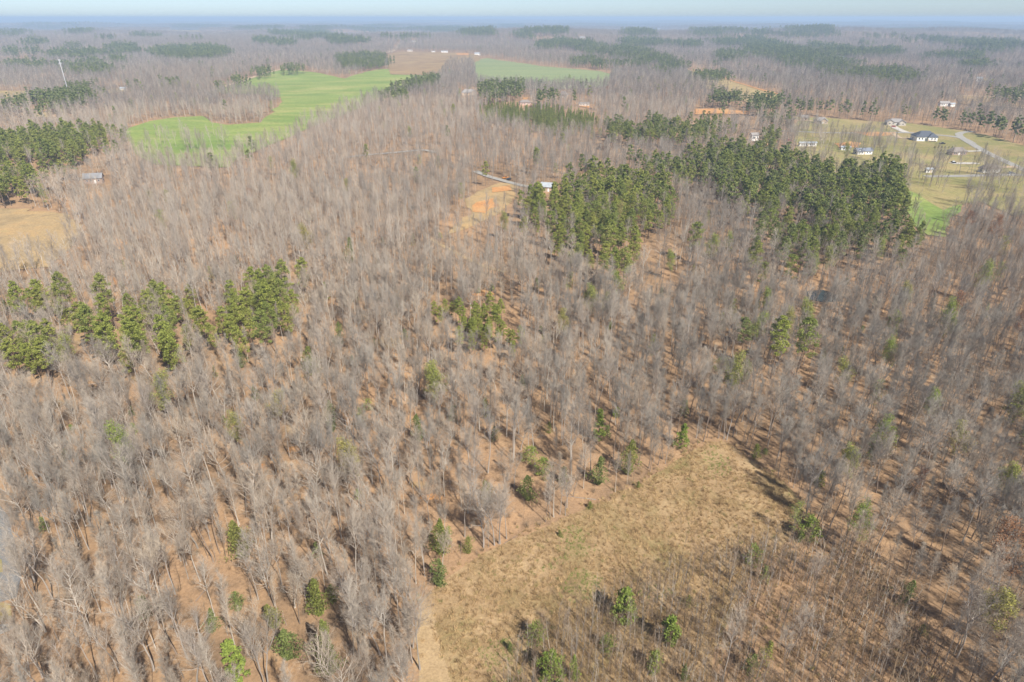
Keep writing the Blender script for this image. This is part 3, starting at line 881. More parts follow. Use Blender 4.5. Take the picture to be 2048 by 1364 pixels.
for nm, c in (('red', (.45, .03, .03)), ('black', (.02, .022, .026)), ('white', (.78, .78, .77)), ('grey', (.25, .26, .28)), ('orange', (.62, .25, .04))):
    M['paint_' + nm] = flat(nm + '_paint', c, .3, .5, .03)

def roof_mb(mb, cx, cy, w, d, z, rh, style, ov=.5, along_x=True):
    hw, hd = w / 2 + ov, d / 2 + ov
    if style == 'hip':
        r = max(.2, (hw - hd)) if along_x else 0
        q = 0 if along_x else max(.2, hd - hw)
        A = [(cx - hw, cy - hd, z), (cx + hw, cy - hd, z), (cx + hw, cy + hd, z), (cx - hw, cy + hd, z)]
        B = [(cx - r, cy - q, z + rh), (cx + r, cy + q, z + rh)]
        fs = [(0, 1, 5, 4), (1, 2, 5), (2, 3, 4, 5), (3, 0, 4)] if along_x else [(0, 1, 4), (1, 2, 5, 4), (2, 3, 5), (3, 0, 4, 5)]
        mb.add(A + B + [(a, b, c - .22) for a, b, c in A], fs + [(6, 7, 1, 0), (7, 8, 2, 1), (8, 9, 3, 2), (9, 6, 0, 3), (9, 8, 7, 6)])
    else:
        if along_x:
            A = [(cx - hw, cy - hd, z), (cx + hw, cy - hd, z), (cx + hw, cy, z + rh), (cx - hw, cy, z + rh), (cx + hw, cy + hd, z), (cx - hw, cy + hd, z)]
        else:
            A = [(cx - hw, cy + hd, z), (cx - hw, cy - hd, z), (cx, cy - hd, z + rh), (cx, cy + hd, z + rh), (cx + hw, cy - hd, z), (cx + hw, cy + hd, z)]
        B = [(a, b, c - .2) for a, b, c in A]
        mb.add(A + B, [(0, 1, 2, 3), (3, 2, 4, 5), (7, 6, 9, 8), (8, 9, 11, 10), (0, 6, 7, 1), (4, 10, 11, 5), (1, 7, 8, 2), (2, 8, 10, 4), (3, 9, 6, 0), (5, 11, 9, 3)])
def house(name, label, cat, px, py, wpx, dr, h, rh, rot, wall, roof, style='hip', wings=(), win=4, door=True, garage=False, chimney=False, deck=False, open_len=1.0, win_mat='glass', group=None):
    p, dist = spot(px, py)
    dep = p[1] * CP - (p[2] - CAM_H) * SP
    wd = wpx * dep / F * .86
    d = wd * dr * .86
    root = tag(link(name, None, None, (p[0], p[1], p[2] + .25), R(rot)), label, cat, group)
    mb = MB(); rb = MB()
    def gable_ends(cx, cy, a, b, z, r2, ax):
        if ax: 
            for s in (-1, 1): mb.add([(cx + s * a / 2, cy - b / 2, z), (cx + s * a / 2, cy + b / 2, z), (cx + s * a / 2, cy, z + r2 * .93)], [(0, 1, 2)])
        else:
            for s in (-1, 1): mb.add([(cx - a / 2, cy + s * b / 2, z), (cx + a / 2, cy + s * b / 2, z), (cx, cy + s * b / 2, z + r2 * .93)], [(0, 1, 2)])
    mb.box(-wd / 2, wd / 2, -d / 2, d / 2, -.6, h)
    roof_mb(rb, 0, 0, wd, d, h + .06, rh, style)
    if style == 'gable': gable_ends(0, 0, wd, d, h, rh, True)
    for k, (fx, fy, fw, fd, st, ax) in enumerate(wings):
        cx, cy, a, b = fx * wd, fy * d, fw * wd, fd * d
        hh = h - .12 - .05 * k
        mb.box(cx - a / 2, cx + a / 2, cy - b / 2, cy + b / 2, -.55, hh)
        roof_mb(rb, cx, cy, a, b, hh + .06, rh * .82 - .07 * k, st, .45, ax)
        if st == 'gable': gable_ends(cx, cy, a, b, hh, rh * .82 - .07 * k, ax)
    link('wall', mb.mesh('wall', [wall]), root)
    link('roof', rb.mesh('roof', [roof]), root)
    wz0, wz1 = h * .36, h * .78
    spots = []
    wing_front = [(fx * wd - fw * wd / 2, fx * wd + fw * wd / 2, fy * d - fd * d / 2) for fx, fy, fw, fd, st, ax in wings if fy < 0]
    for k in range(win):
        x = -wd * .42 + wd * .84 * (k + .5) / win
        yf = -d / 2
        for a, b, y in wing_front:
            if a < x < b: yf = min(yf, y)
        spots.append((x, yf, k))
    for x, yf, k in spots:
        if door and k == win // 2:
            b = MB(); b.box(x - .55, x + .55, yf - .07, yf + .02, .05, 2.15)
            link('door', b.mesh('door', ['trim' if wall != 'white_wall' else 'wood']), root)
            continue
        b = MB(); b.box(x - .57, x + .57, yf - .05, yf + .02, wz0, wz1)
        fr = link('window', b.mesh('window', ['trim']), root)
        b = MB(); b.box(x - .5, x + .5, yf - .075, yf - .052, wz0 + .1, wz1 - .1)
        link('pane', b.mesh('pane', [win_mat]), fr)
    for s in (-1, 1):
        b = MB(); b.box(s * wd / 2 - .05, s * wd / 2 + .05, -.9 , .7, wz0, wz1)
        fr = link('window', b.mesh('window', ['trim']), root)
        b = MB(); x = s * (wd / 2 + .065); b.box(x - .012, x + .012, -.78, .58, wz0 + .1, wz1 - .1)
        link('pane', b.mesh('pane', [win_mat]), fr)
    if garage:
        b = MB(); b.box(-wd * .36, -wd * .36 + 4.6, -d / 2 - .09, -d / 2 + .02, .02, 2.4)
        link('garage_door', b.mesh('garage_door', ['trim']), root)
    if chimney:
        b = MB(); b.box(wd * .18, wd * .18 + .9, .2, 1.1, h, h + rh + 1.0)
        link('chimney', b.mesh('chimney', ['brick_wall']), root)
    if deck:
        b = MB(); x = wd * .28
        b.box(x - 3.2, x + 3.2, -d / 2 - 3.4, -d / 2 - .03, .95, 1.15)
        for ax_ in (-3.1, 0, 3.1):
            b.box(x + ax_ - .08, x + ax_ + .08, -d / 2 - 3.35, -d / 2 - 3.19, -.4, .94)
            b.box(x + ax_ - .05, x + ax_ + .05, -d / 2 - 3.35, -d / 2 - 3.25, 1.16, 2.05)
        b.box(x - 3.2, x + 3.2, -d / 2 - 3.38, -d / 2 - 3.28, 2.06, 2.16)
        for k in range(5): b.box(x - 4.9 + k * .33, x - 4.58 + k * .33, -d / 2 - 3.3, -d / 2 - 2.2, -.4 + k * .28, -.25 + k * .28)
        link('deck', b.mesh('deck', ['wood']), root)
    HOUSES.append((p[0], p[1], wd))
    # ground kept clear round the building and towards the viewer
    n = np.array([p[0], p[1]]) / dist; t = np.array([-n[1], n[0]])
    L = open_len * min(130, 13 / (CAM_H / dist))
    hw = wd * .62 + 2
    OPEN.append(np.array([p[:2] + n * (wd * .55) + t * hw, p[:2] - n * L + t * hw * .8, p[:2] - n * L - t * hw * .8, p[:2] + n * (wd * .55) - t * hw]))
    return root

house('house', 'white house with a charcoal hip roof and timber back deck on the lawn', 'house', 1846, 281, 47, .72, 4.2, 4.3, -8, 'white_wall', 'dark_roof', 'hip', [(.26, -.42, .42, .5, 'hip', False), (-.28, -.3, .36, .62, 'hip', False)], 6, True, False, False, True)
house('house', 'cream house with a many-gabled grey roof and open garage beside the lawn', 'house', 1790, 250, 40, .62, 3.2, 3.1, -20, 'cream_wall', 'grey_roof', 'hip', [(.3, -.4, .36, .6, 'gable', False), (-.3, -.35, .38, .6, 'gable', False)], 5, True, True)
house('house', 'brown brick house with a plain hip roof below the white house', 'house', 1912, 310, 37, .55, 3.1, 2.9, 4, 'brick_wall', 'brown_roof', 'hip', [(-.36, -.35, .26, .5, 'hip', False)], 5, True)
house('house', 'tan house with grey gables at the far left end of the lawn', 'house', 1641, 247, 28, .62, 3.1, 3.2, -14, 'tan_wall', 'grey_roof', 'hip', [(.2, -.4, .4, .6, 'gable', False)], 4, True)
house('house', 'small new grey house at the end of the dirt drive, leftmost on the lawn', 'house', 1608, 241, 15, .7, 3, 2.6, -25, 'tan_wall', 'grey_roof', 'gable', (), 3, True)
house('mobile_home', 'long white mobile home among bare trees behind the big pine wood', 'mobile home', 1614, 293, 40, .22, 3.1, .8, 3, 'white_wall', 'metal_roof', 'gable', (), 7, True)
house('house', 'low white house with a slate blue roof among bare trees', 'house', 1725, 309, 38, .42, 2.9, 2.2, 8, 'white_wall', 'blue_roof', 'gable', [(-.34, .1, .3, 1.2, 'gable', False)], 5, True)
house('shed', 'small white shed with a metal roof left of the slate-roofed house', 'shed', 1690, 301, 20, .45, 2.6, .9, -12, 'white_wall', 'metal_roof', 'gable', (), 2, True)
house('house', 'two-storey white gabled house behind the big pine wood', 'house', 1507, 281, 17, .8, 4.6, 2.2, 12, 'white_wall', 'grey_roof', 'gable', (), 4, True, open_len=.9)
house('house', 'white house with a mauve-grey roof beside the lower road', 'house', 1976, 345, 40, .5, 2.9, 3, 6, 'white_wall', 'brown_roof', 'hip', [(.35, -.3, .28, .6, 'hip', False)], 5, True)
house('shed', 'small white shed beside bare trees left of the lower road', 'shed', 1856, 346, 15, .6, 2.6, 1, 0, 'white_wall', 'metal_roof', 'gable', (), 2, True)
house('cabin', 'cabin with a pale metal roof at the end of the gravel drive', 'cabin', 1098, 383, 36, .42, 3.0, 2.6, -18, 'tan_wall', 'metal_roof', 'gable', (), 3, True)
house('barn', 'old barn with a weathered silver roof alone in the left woods', 'barn', 190, 366, 38, .5, 3.4, 3.0, 14, 'brick_wall', 'rust_metal', 'gable', (), 4, True)
house('house', 'grey-roofed house among bare trees beyond the green field', 'house', 938, 190, 34, .5, 3.4, 4, 5, 'tan_wall', 'grey_roof', 'hip', [(.3, -.35, .3, .6, 'gable', False)], 4, True, chimney=True, open_len=.8)
house('house', 'tan house beside the round green pine behind the young pines', 'house', 1127, 195, 19, .7, 3.6, 4, -30, 'tan_wall', 'brown_roof', 'hip', (), 3, True, open_len=.8)
house('house', 'rosy brick house above the left end of the young pines', 'house', 1050, 210, 26, .5, 3.2, 2.8, 10, 'pink_wall', 'brown_roof', 'hip', (), 4, True, open_len=.8)
house('house', 'low cream house with a grey roof above the right end of the young pines', 'house', 1168, 212, 26, .4, 3, 1.2, 4, 'cream_wall', 'grey_roof', 'hip', (), 4, True, open_len=.5)
house('house', 'white house with a grey roof by the far right clearing', 'house', 1887, 212, 22, .55, 3.2, 2.4, 0, 'white_wall', 'grey_roof', 'gable', (), 4, True)
house('shed', 'white shed right of the house by the far right clearing', 'shed', 1903, 213, 12, .6, 3, 1.2, 10, 'white_wall', 'metal_roof', 'gable', (), 2, True)
house('house', 'red-roofed house at the right edge of the picture', 'house', 2041, 158, 16, .6, 3.4, 2.8, 0, 'white_wall', 'red_roof', 'gable', (), 3, True)
house('farm_shed', 'left of the two long white farm sheds before dark pines', 'shed', 362, 124, 9, .4, 5, 2, 0, 'white_wall', 'metal_roof', 'gable', (), 3, True)
house('farm_shed', 'right of the two long white farm sheds before dark pines', 'shed', 380, 124, 12, .4, 5, 2, 0, 'white_wall', 'metal_roof', 'gable', (), 3, True)
house('house', 'small white house in trees below the two farm sheds', 'house', 247, 181, 13, .6, 3, 2, 10, 'white_wall', 'metal_roof', 'gable', (), 3, True)
house('mobile_home', 'longer white mobile home just left of the orange clay', 'mobile home', 889, 105, 15, .35, 4, 1.2, 0, 'white_wall', 'metal_roof', 'gable', (), 4, True)
house('mobile_home', 'shorter white mobile home at the middle of the brown cleared land', 'mobile home', 867, 105, 8, .4, 4, 1.2, 0, 'white_wall', 'grey_roof', 'gable', (), 3, True)
house('house', 'white house at the right end of the brown cleared land', 'house', 955, 110, 13, .6, 4, 2.6, 0, 'white_wall', 'metal_roof', 'gable', (), 3, True)
house('house', 'grey house by the dirt road above the brown cleared land', 'house', 827, 84, 11, .5, 4, 2.4, 0, 'cream_wall', 'grey_roof', 'gable', (), 3, True)
house('house', 'grey-roofed house left of the mobile homes on cleared land', 'house', 820, 103, 12, .5, 4, 2.6, 0, 'cream_wall', 'grey_roof', 'hip', (), 3, True)
for q, (px, py, wp, lab) in enumerate([(1164, 77, 11, 'bright white barn in the far woods right of centre'), (1245, 69, 10, 'pale barn on the long far tan field'), (1319, 59, 8, 'white barn at the right end of the far tan field'), (947, 64, 11, 'low white shed far off, directly above the brown cleared land'),
                                    (1466, 70, 12, 'cream barn far off right of the tan field'), (1582, 117, 12, 'white house just left of the far dark pine wood'), (1683, 119, 13, 'pale house behind the far dark pine wood'), (52, 127, 9, 'white house at the far left pasture'), (1957, 163, 12, 'low white shed on the far right clearing strip'),
                                    (1275, 108, 8, 'tan house on a small far clearing')]):
    house('barn' if 'barn' in lab else ('shed' if 'shed' in lab else 'house'), lab, 'barn' if 'barn' in lab else ('shed' if 'shed' in lab else 'house'), px, py, wp, .5, 5, 2.4, rnd.uniform(-15, 15), 'white_wall' if q not in (4, 9) else 'cream_wall', 'metal_roof' if q % 2 == 0 else 'grey_roof', 'gable', (), 3, True)

# the mast
p, dist = spot(140, 196)
root = tag(link('cell_tower', None, None, tuple(p)), 'tall pale monopole mast with an antenna crown above the left woods', 'mast')
mb = MB(); HT = 50
mb.tube([(0, 0, -1), (0, 0, HT * .5), (0, 0, HT)], [.62, .5, .36], 12)
link('pole', mb.mesh('pole', ['steel'], True), root)
mb = MB()
for zz in (HT - 1.2, HT - 5.2):
    for k in range(3):
        a, b = k * 2.094, (k + 1) * 2.094
        mb.tube([(1.4 * math.cos(a), 1.4 * math.sin(a), zz), (1.4 * math.cos(b), 1.4 * math.sin(b), zz)], [.14, .14], 5)
        mb.tube([(0, 0, zz), (1.4 * math.cos(a), 1.4 * math.sin(a), zz + .02)], [.12, .12], 5)
link('platform', mb.mesh('platform', ['steel']), root)
for zz in (HT - 1.2, HT - 5.2):
    for k in range(9):
        a = k * 2 * math.pi / 9
        mb = MB(); mb.box(-.1, .1, -.17, .17, -1.1, 1.1)
        link('antenna', mb.mesh('antenna', ['steel']), root, (1.55 * math.cos(a), 1.55 * math.sin(a), zz), a)

def car(name, label, px, py, rot, paint, truck=False):
    p, dist = spot(px, py)
    root = tag(link(name, None, None, (p[0], p[1], p[2] + .5), R(rot)), label, 'pickup' if truck else 'car')
    L, W = (5.4, 1.9) if truck else (4.6, 1.8)
    prof = [(-L / 2, .35), (L / 2, .35), (L / 2, .75), (L * .22, .98), (-L / 2, 1.02)]
    mb = MB(); n = len(prof)
    mb.add([(x, -W / 2, z) for x, z in prof] + [(x, W / 2, z) for x, z in prof], [tuple(range(n))[::-1], tuple(range(n, 2 * n))] + [(k, (k + 1) % n, n + (k + 1) % n, n + k) for k in range(n)])
    link('body', mb.mesh('body', [paint]), root)
    x0, x1 = (-L * .1, L * .24) if truck else (-L * .4, L * .24)
    mb = MB(); a = [(x0, .99), (x1, .97), (x1 - .7, 1.5), (x0 + .35, 1.52)]
    mb.add([(x, -W * .44, z) for x, z in a] + [(x, W * .44, z) for x, z in a], [(3, 2, 1, 0), (4, 5, 6, 7), (0, 1, 5, 4), (1, 2, 6, 5), (3, 0, 4, 7)], 0)
    mb.add([(x0 + .34, -W * .44, 1.525), (x1 - .69, -W * .44, 1.505), (x1 - .69, W * .44, 1.505), (x0 + .34, W * .44, 1.525)], [(0, 1, 2, 3)], 1)
    link('cabin', mb.mesh('cabin', ['glass', paint]), root)
    for sx in (-1, 1):
        for sy in (-1, 1):
            mb = MB(); mb.tube([(0, -.12, 0), (0, .12, 0)], [.36, .36], 12)
            link('wheel', mb.mesh('wheel', ['tyre']), root, (sx * L * .31, sy * (W / 2 - .05), .32))
    return root
car('car', 'dark car parked on the gravel drive near the metal-roofed cabin', 1018, 361, 70, 'paint_black')
car('car', 'red car parked at the head of the tan drive', 1988, 335, 5, 'paint_red')
car('car', 'dark red car parked in front of the many-gabled house garage', 1787, 255, -40, 'paint_red')
car('pickup', 'black pickup standing on the lawn below the white house', 1884, 289, 10, 'paint_black', True)
car('car', 'grey car parked by dark shrubs beside the lower road', 2022, 349, 0, 'paint_grey')
car('car', 'orange buggy beside the dark car on the gravel drive', 1011, 358, 20, 'paint_orange')
car('pickup', 'dark pickup at the left end of the concrete drive', 1906, 327, 80, 'paint_black', True)
car('pickup', 'red pickup beside the small white shed among bare trees', 1683, 297, 30, 'paint_red', True)
car('car', 'red car under bare trees left of the long mobile home', 1578, 283, 0, 'paint_red')

# ------------------------------------------------------------------ labels that single out one thing
USED = set()
ORD = 'first second third fourth fifth sixth seventh eighth ninth tenth eleventh twelfth thirteenth fourteenth fifteenth sixteenth seventeenth eighteenth nineteenth twentieth'.split()
ORD += ['twenty-' + o for o in ORD[:9]] + ['thirtieth'] + ['thirty-' + o for o in ORD[:9]] + ['fortieth']
def label_all(items, noun, anchors):
    """items: (object, look, px, py); names each by look, by the landmark it stands nearest to and by its order there"""
    cells = {}
    for o, look, px, py in items:
        k = min(range(len(anchors)), key=lambda i: (anchors[i][1] - px) ** 2 + 1.6 * (anchors[i][2] - py) ** 2)
        cells.setdefault((look, k), []).append((px, py, o))
    for (look, k), L in cells.items():
        L.sort(key=lambda e: e[0])
        for i, (_, _, o) in enumerate(L):
            if len(L) == 1: t = f'{look} {noun} {anchors[k][0]}'
            elif i == 0: t = f'leftmost {look} {noun}, {anchors[k][0]}'
            elif i == len(L) - 1: t = f'rightmost {look} {noun}, {anchors[k][0]}'
            else: t = f'{ORD[i]} {look} {noun} from left, {anchors[k][0]}'
            o['label'] = t
def pair(name, meshes, x, y, rz, sc, group, cat):
    root = link(name, None, None, (x, y, float(height(x, y))), rz, sc)
    link('trunk', meshes[0], root); link('crown', meshes[1], root)
    root.rotation_euler = (rnd.gauss(0, .035), rnd.gauss(0, .035), rz)
    tag(root, None, cat, group)
    return root
def split_near(x, y, n, hgt=14):
    """indices of the n points that show largest in the photo, and the rest"""
    z = height(x, y)
    px, py, dep = proj(x, y, z); tx, ty, td = proj(x, y, z + hgt)
    vis = ((px > 4) & (px < 2044) & (py < 1360) & (py > 30)) | ((tx > 10) & (tx < 2038) & (ty < 1352) & (ty > 30))
    key = np.where(vis, np.hypot(x, y), 1e9)
    order = np.argsort(key)
    n = min(n, int(vis.sum()))
    return order[:n], order[n:]

# ------------------------------------------------------------------ single evergreens, placed one by one
# centre x, foot y, top y, width (photo pixels), kind, label
EV = [(485, 1112, 1040, 56, 'cedar', 'round olive cedar standing alone in the left woods'),
      (662, 1350, 1248, 54, 'cedar', 'tall olive cedar at the bottom edge left of the mown path'),
      (485, 1362, 1292, 40, 'cedar_b', 'smooth bright green evergreen at the bottom edge, nearest the viewer'),
      (640, 1232, 1165, 48, 'cedar', 'olive cedar behind pale branches above the tall bottom-edge cedar'),
      (668, 1204, 1170, 36, 'cedar', 'low olive cedar touching the right side of a larger one'),
      (578, 1318, 1262, 54, 'cedar_d', 'dark cedar under a spreading pale tree near the bottom edge'),
      (550, 1256, 1208, 42, 'cedar', 'olive cedar between two others in the lower left woods'),
      (425, 1265, 1222, 38, 'cedar_d', 'narrow dark cedar, leftmost in the lower left woods'),
      (478, 1222, 1185, 34, 'cedar_d', 'small dusky cedar above and left of the bottom row of cedars'),
      (882, 1106, 1040, 48, 'cedar', 'large olive cedar half hidden by pale branches at the field edge'),
      (880, 1172, 1122, 44, 'cedar_d', 'dull cedar at the corner where the mown path meets the woods'),
      (936, 1106, 1072, 32, 'cedar', 'small cedar beside the pale trunk at the field edge'),
      (975, 1002, 960, 36, 'cedar', 'compact olive cedar left of the bright pair in the middle woods'),
      (1060, 928, 895, 38, 'cedar_b', 'bright green cedar, left of a close pair above the field'),
      (1086, 952, 915, 34, 'cedar_b', 'bright green cedar, right of a close pair above the field'),
      (1056, 1000, 950, 44, 'cedar_d', 'dark cedar below the bright pair'),
      (1255, 950, 880, 42, 'cedar', 'tall cedar behind grey twigs near the field top'),
      (1196, 970, 912, 36, 'cedar_d', 'dim cedar left of the tall cedar near the field top'),
      (1361, 896, 845, 30, 'cedar_b', 'bright narrow cedar at the top left of the dry field'),
      (1198, 884, 812, 32, 'cedar_b', 'narrow pointed cedar alone above the middle of the woods'),
      (1098, 866, 842, 24, 'cedar', 'small cedar far left of the narrow pointed one'),
      (989, 880, 850, 24, 'cedar_d', 'small dark holly in the middle woods'),
      (737, 822, 798, 24, 'cedar_b', 'small vivid green bush alone in the left middle woods'),
      (838, 884, 826, 34, 'cedar_d', 'dark conical cedar in the left middle woods'),
      (666, 864, 800, 32, 'cedar_d', 'dark cedar left of the vivid green bush'),
      (625, 748, 690, 46, 'cedar', 'yellowish cedar below the left row of pines'),
      (682, 690, 640, 28, 'cedar_d', 'narrow dark cedar right of the yellowish cedar'),
      (512, 800, 768, 24, 'cedar_d', 'dim narrow cedar below the left row of pines'),
      (702, 528, 472, 28, 'cedar_d', 'dark cedar in the upper left middle woods'),
      (485, 735, 700, 24, 'cedar_d', 'small dusky cedar under the left row of pines'),
      (1488, 764, 716, 30, 'cedar_d', 'dark dense holly below the tall pair of pines'),
      (1464, 768, 724, 38, 'cedar_b', 'bright green holly left of the dark dense one'),
      (1440, 742, 716, 32, 'cedar_b', 'small bright holly, leftmost of three below the pines'),
      (1612, 1080, 1036, 46, 'cedar_b', 'bright green pine-like tree at the right corner of the dry field'),
      (1597, 1085, 1058, 16, 'cedar_d', 'thin dark sapling evergreen left of the bright corner tree'),
      (1505, 1130, 1094, 38, 'cedar_b', 'bushy green tree below the right side of the dry field'),
      (1243, 1248, 1188, 46, 'cedar_b', 'leafy green tree at the edge of the sapling thicket'),
      (1072, 1286, 1250, 44, 'cedar_b', 'yellow-green round tree on the open grass near the bottom'),
      (1214, 1302, 1274, 36, 'cedar_b', 'low green tree right of the yellow-green round tree'),
      (1338, 1290, 1226, 36, 'cedar_b', 'tall ragged green tree in the sapling thicket'),
      (1104, 1368, 1320, 58, 'cedar_b', 'broad green tree cut by the bottom edge'),
      (1152, 1362, 1312, 20, 'bud', 'thin yellow-leaved tree beside the broad bottom-edge tree'),
      (1307, 1345, 1305, 32, 'cedar_b', 'young green tree in the thicket near the bottom edge'),
      (1180, 1018, 1003, 14, 'cedar', 'tiny cedar on the field margin, upper of three'),
      (1120, 1072, 1060, 12, 'cedar', 'tiny cedar on the field margin, lower of three'),
      (1276, 976, 962, 14, 'cedar', 'tiny cedar on the field margin near the field top'),
      (1530, 908, 896, 18, 'cedar_d', 'low dark shrub at the right edge of the field'),
      (1805, 1205, 1160, 34, 'cedar_d', 'dark evergreen among bare trees right of the thicket'),
      (1842, 1268, 1248, 24, 'cedar', 'small green shrub below tall bare trees at lower right'),
      (1375, 1212, 1190, 24, 'cedar', 'small green shrub at the top of the thicket'),
      (1020, 1300, 1285, 22, 'cedar_d', 'low dark shrub left of the yellow-green round tree'),
      (1500, 1345, 1310, 44, 'cedar_d', 'dusky green clump low in the thicket'),
      (1366, 1362, 1330, 26, 'cedar_d', 'dark narrow evergreen at the bottom edge of the thicket')]
for i, (px, yb, yt, wpx, kind, lab) in enumerate(EV):
    p = at(px, yb)
    dep = p[1] * CP - (p[2] - CAM_H) * SP
    da = math.atan((682 - yb) / F)
    el = PITCH - da
    H = max(1.0, (yb - yt) * dep / F / max(.55, math.cos(el)) * .93)
    Rd = wpx * dep / F / 2
    pxm = F / dep
    cone = .75 if 'narrow' in lab or 'conical' in lab or 'pointed' in lab else .5
    nf = int(min(3200, 550 + 65 * H * Rd * pxm / 10)); fs = max(.16, min(.34, .045 * H))
    if kind == 'cedar_b' and H > 3.5:
        T, K = pine(200 + i, H, .1, Rd * 1.1, nf, fs * 1.15, 0, 'cone' if cone > .6 else 'round')
    else:
        T, K = ovoid(200 + i, H, Rd * 1.2, nf, fs, .05, 0, cone, .55)
    me_t = T.mesh('trunk', ['pine_bark']); me_c = K.mesh('crown', ['pine_bark', kind])
    cat, nm = ('shrub', 'evergreen_shrub') if H < 3.2 else ('tree', 'evergreen_tree')
    root = pair(nm, (me_t, me_c), p[0], p[1], rnd.uniform(0, 6), 1, 'single evergreens among the bare trees', cat)
    root['label'] = lab
# two tall pines standing apart
for px, yb, hh, v, lab in [(1541, 758, 22, 1, 'tall yellow-green pine, left of the standing pair'), (1592, 748, 21, 2, 'tall dark pine, right of the standing pair'), (1480, 722, 16, 5, 'thin dim pine left of the tall pair')]:
    p = at(px, yb)
    rt = pair('pine_tree', PN[v], p[0], p[1], rnd.uniform(0, 6), hh / 20, 'pines standing apart', 'pine')
    rt['label'] = lab

# ------------------------------------------------------------------ pine woods
EVP = np.array([at(e[0], e[1])[:2] for e in EV] + [at(px, py)[:2] for px, py in [(1541, 758), (1592, 748), (1480, 722), (1541, 790), (1592, 785)]])
def off_evergreens(x, y):
    k = np.ones(len(x), bool)
    for p in EVP:
        n = p / np.linalg.norm(p)
        a = (x - p[0]) * n[0] + (y - p[1]) * n[1]; b = np.abs(-(x - p[0]) * n[1] + (y - p[1]) * n[0])
        k &= ~((a > -12) & (a < 2.2) & (b < 2.9))
    return k
r_ = np.random.default_rng(21)
PX, PY, PI = [], [], []
FX, FY = [], []
for k, (P, sp, var, keep) in enumerate(PZ):
    x0, y0 = P.min(0); x1, y1 = P.max(0)
    d = np.hypot(*P.mean(0))
    if sp:
        s = sp
    else:
        s = float(np.clip(d * .0045, 8, 40))
    gx, gy = np.meshgrid(np.arange(x0, x1, s), np.arange(y0, y1, s))
    x = (gx + r_.uniform(-.45, .45, gx.shape) * s).ravel(); y = (gy + r_.uniform(-.45, .45, gy.shape) * s).ravel()
    if len(x) == 0: continue
    kk = inside(P, x + r_.normal(0, s * .9, len(x)), y + r_.normal(0, s * 1.3, len(x)))
    if k < NPN: kk &= clear(x, y)
    kk &= (vnoise(x, y, s * 3.2, 4 + k) > (.36 if 2 <= k < 20 else .32)) if sp else (.5 * vnoise(x, y, s * 4, 4 + k) + .5 * vnoise(x, y, s * 11, 90 + k) > .46)
    x, y = x[kk], y[kk]
    if sp:
        PX.append(x); PY.append(y); PI.append(r_.choice(var, len(x)))
    else:
        FX.append(x); FY.append(y)
PX, PY, PI = np.concatenate(PX), np.concatenate(PY), np.concatenate(PI)
FX, FY = np.concatenate(FX), np.concatenate(FY)
x, y = scatter(420, 3200, 42, 87)
kk = clear(x, y) & (r_.random(len(x)) < .16); PX = np.append(PX, x[kk]); PY = np.append(PY, y[kk]); PI = np.append(PI, r_.choice([0, 1, 3, 5], int(kk.sum())))
near, rest = split_near(PX, PY, 300)
items = []
PANCH = [('left end of the left pine row', 60, 690), ('left middle of the left pine row', 180, 640), ('middle of the left pine row', 325, 620), ('right part of the left pine row', 520, 610),
         ('in the small grove at the picture centre', 985, 635), ('at the near tip of the middle pine wood', 1320, 515), ('on the left side of the middle pine wood', 1130, 430), ('in the middle pine wood', 1250, 440),
         ('at the near tip of the big right pine wood', 1600, 500), ('in the big right pine wood', 1750, 430), ('at the far left above the tan clearing', 60, 330)]
WORD = {6: 'young', 7: 'young'}
hp = {}
for i in near:
    v = int(PI[i])
    if v > 5: v = 3
    sc = rnd.uniform(.68, 1.05) * (.62 if 800 < proj(PX[i], PY[i], 0)[0] < 1080 and np.hypot(PX[i], PY[i]) < 280 else 1)
    o = pair('pine_tree', PN[v], PX[i], PY[i], rnd.uniform(0, 6.28), sc, 'pines of the pine woods', 'pine')
    a, b, _ = proj(PX[i], PY[i], height(PX[i], PY[i]) + 12)
    items.append((o, PLOOK[v][0], float(a), float(b)))
label_all(items, 'pine', PANCH)
dR = np.hypot(PX[rest], PY[rest])
idx = np.where(dR < 750, PI[rest], np.where(PI[rest] > 5, PI[rest], PI[rest] + 8))
nF = len(FX)
X = np.concatenate([PX[rest], FX]); Y = np.concatenate([PY[rest], FY])
dF = np.hypot(FX, FY)
I = np.concatenate([idx, r_.integers(8, 14, nF)])
Ss = np.concatenate([r_.uniform(.78, 1.12, len(rest)), np.clip(dF * .0045 / 7, 1, 1.7) * r_.uniform(.75, 1.05, nF)])
stuff('pine_wood', P1 + P2, X, Y, height(X, Y), I, Ss, r_.uniform(0, 6.28, len(X)), 'dark green pine woods in patches out to the horizon', 'pine wood')

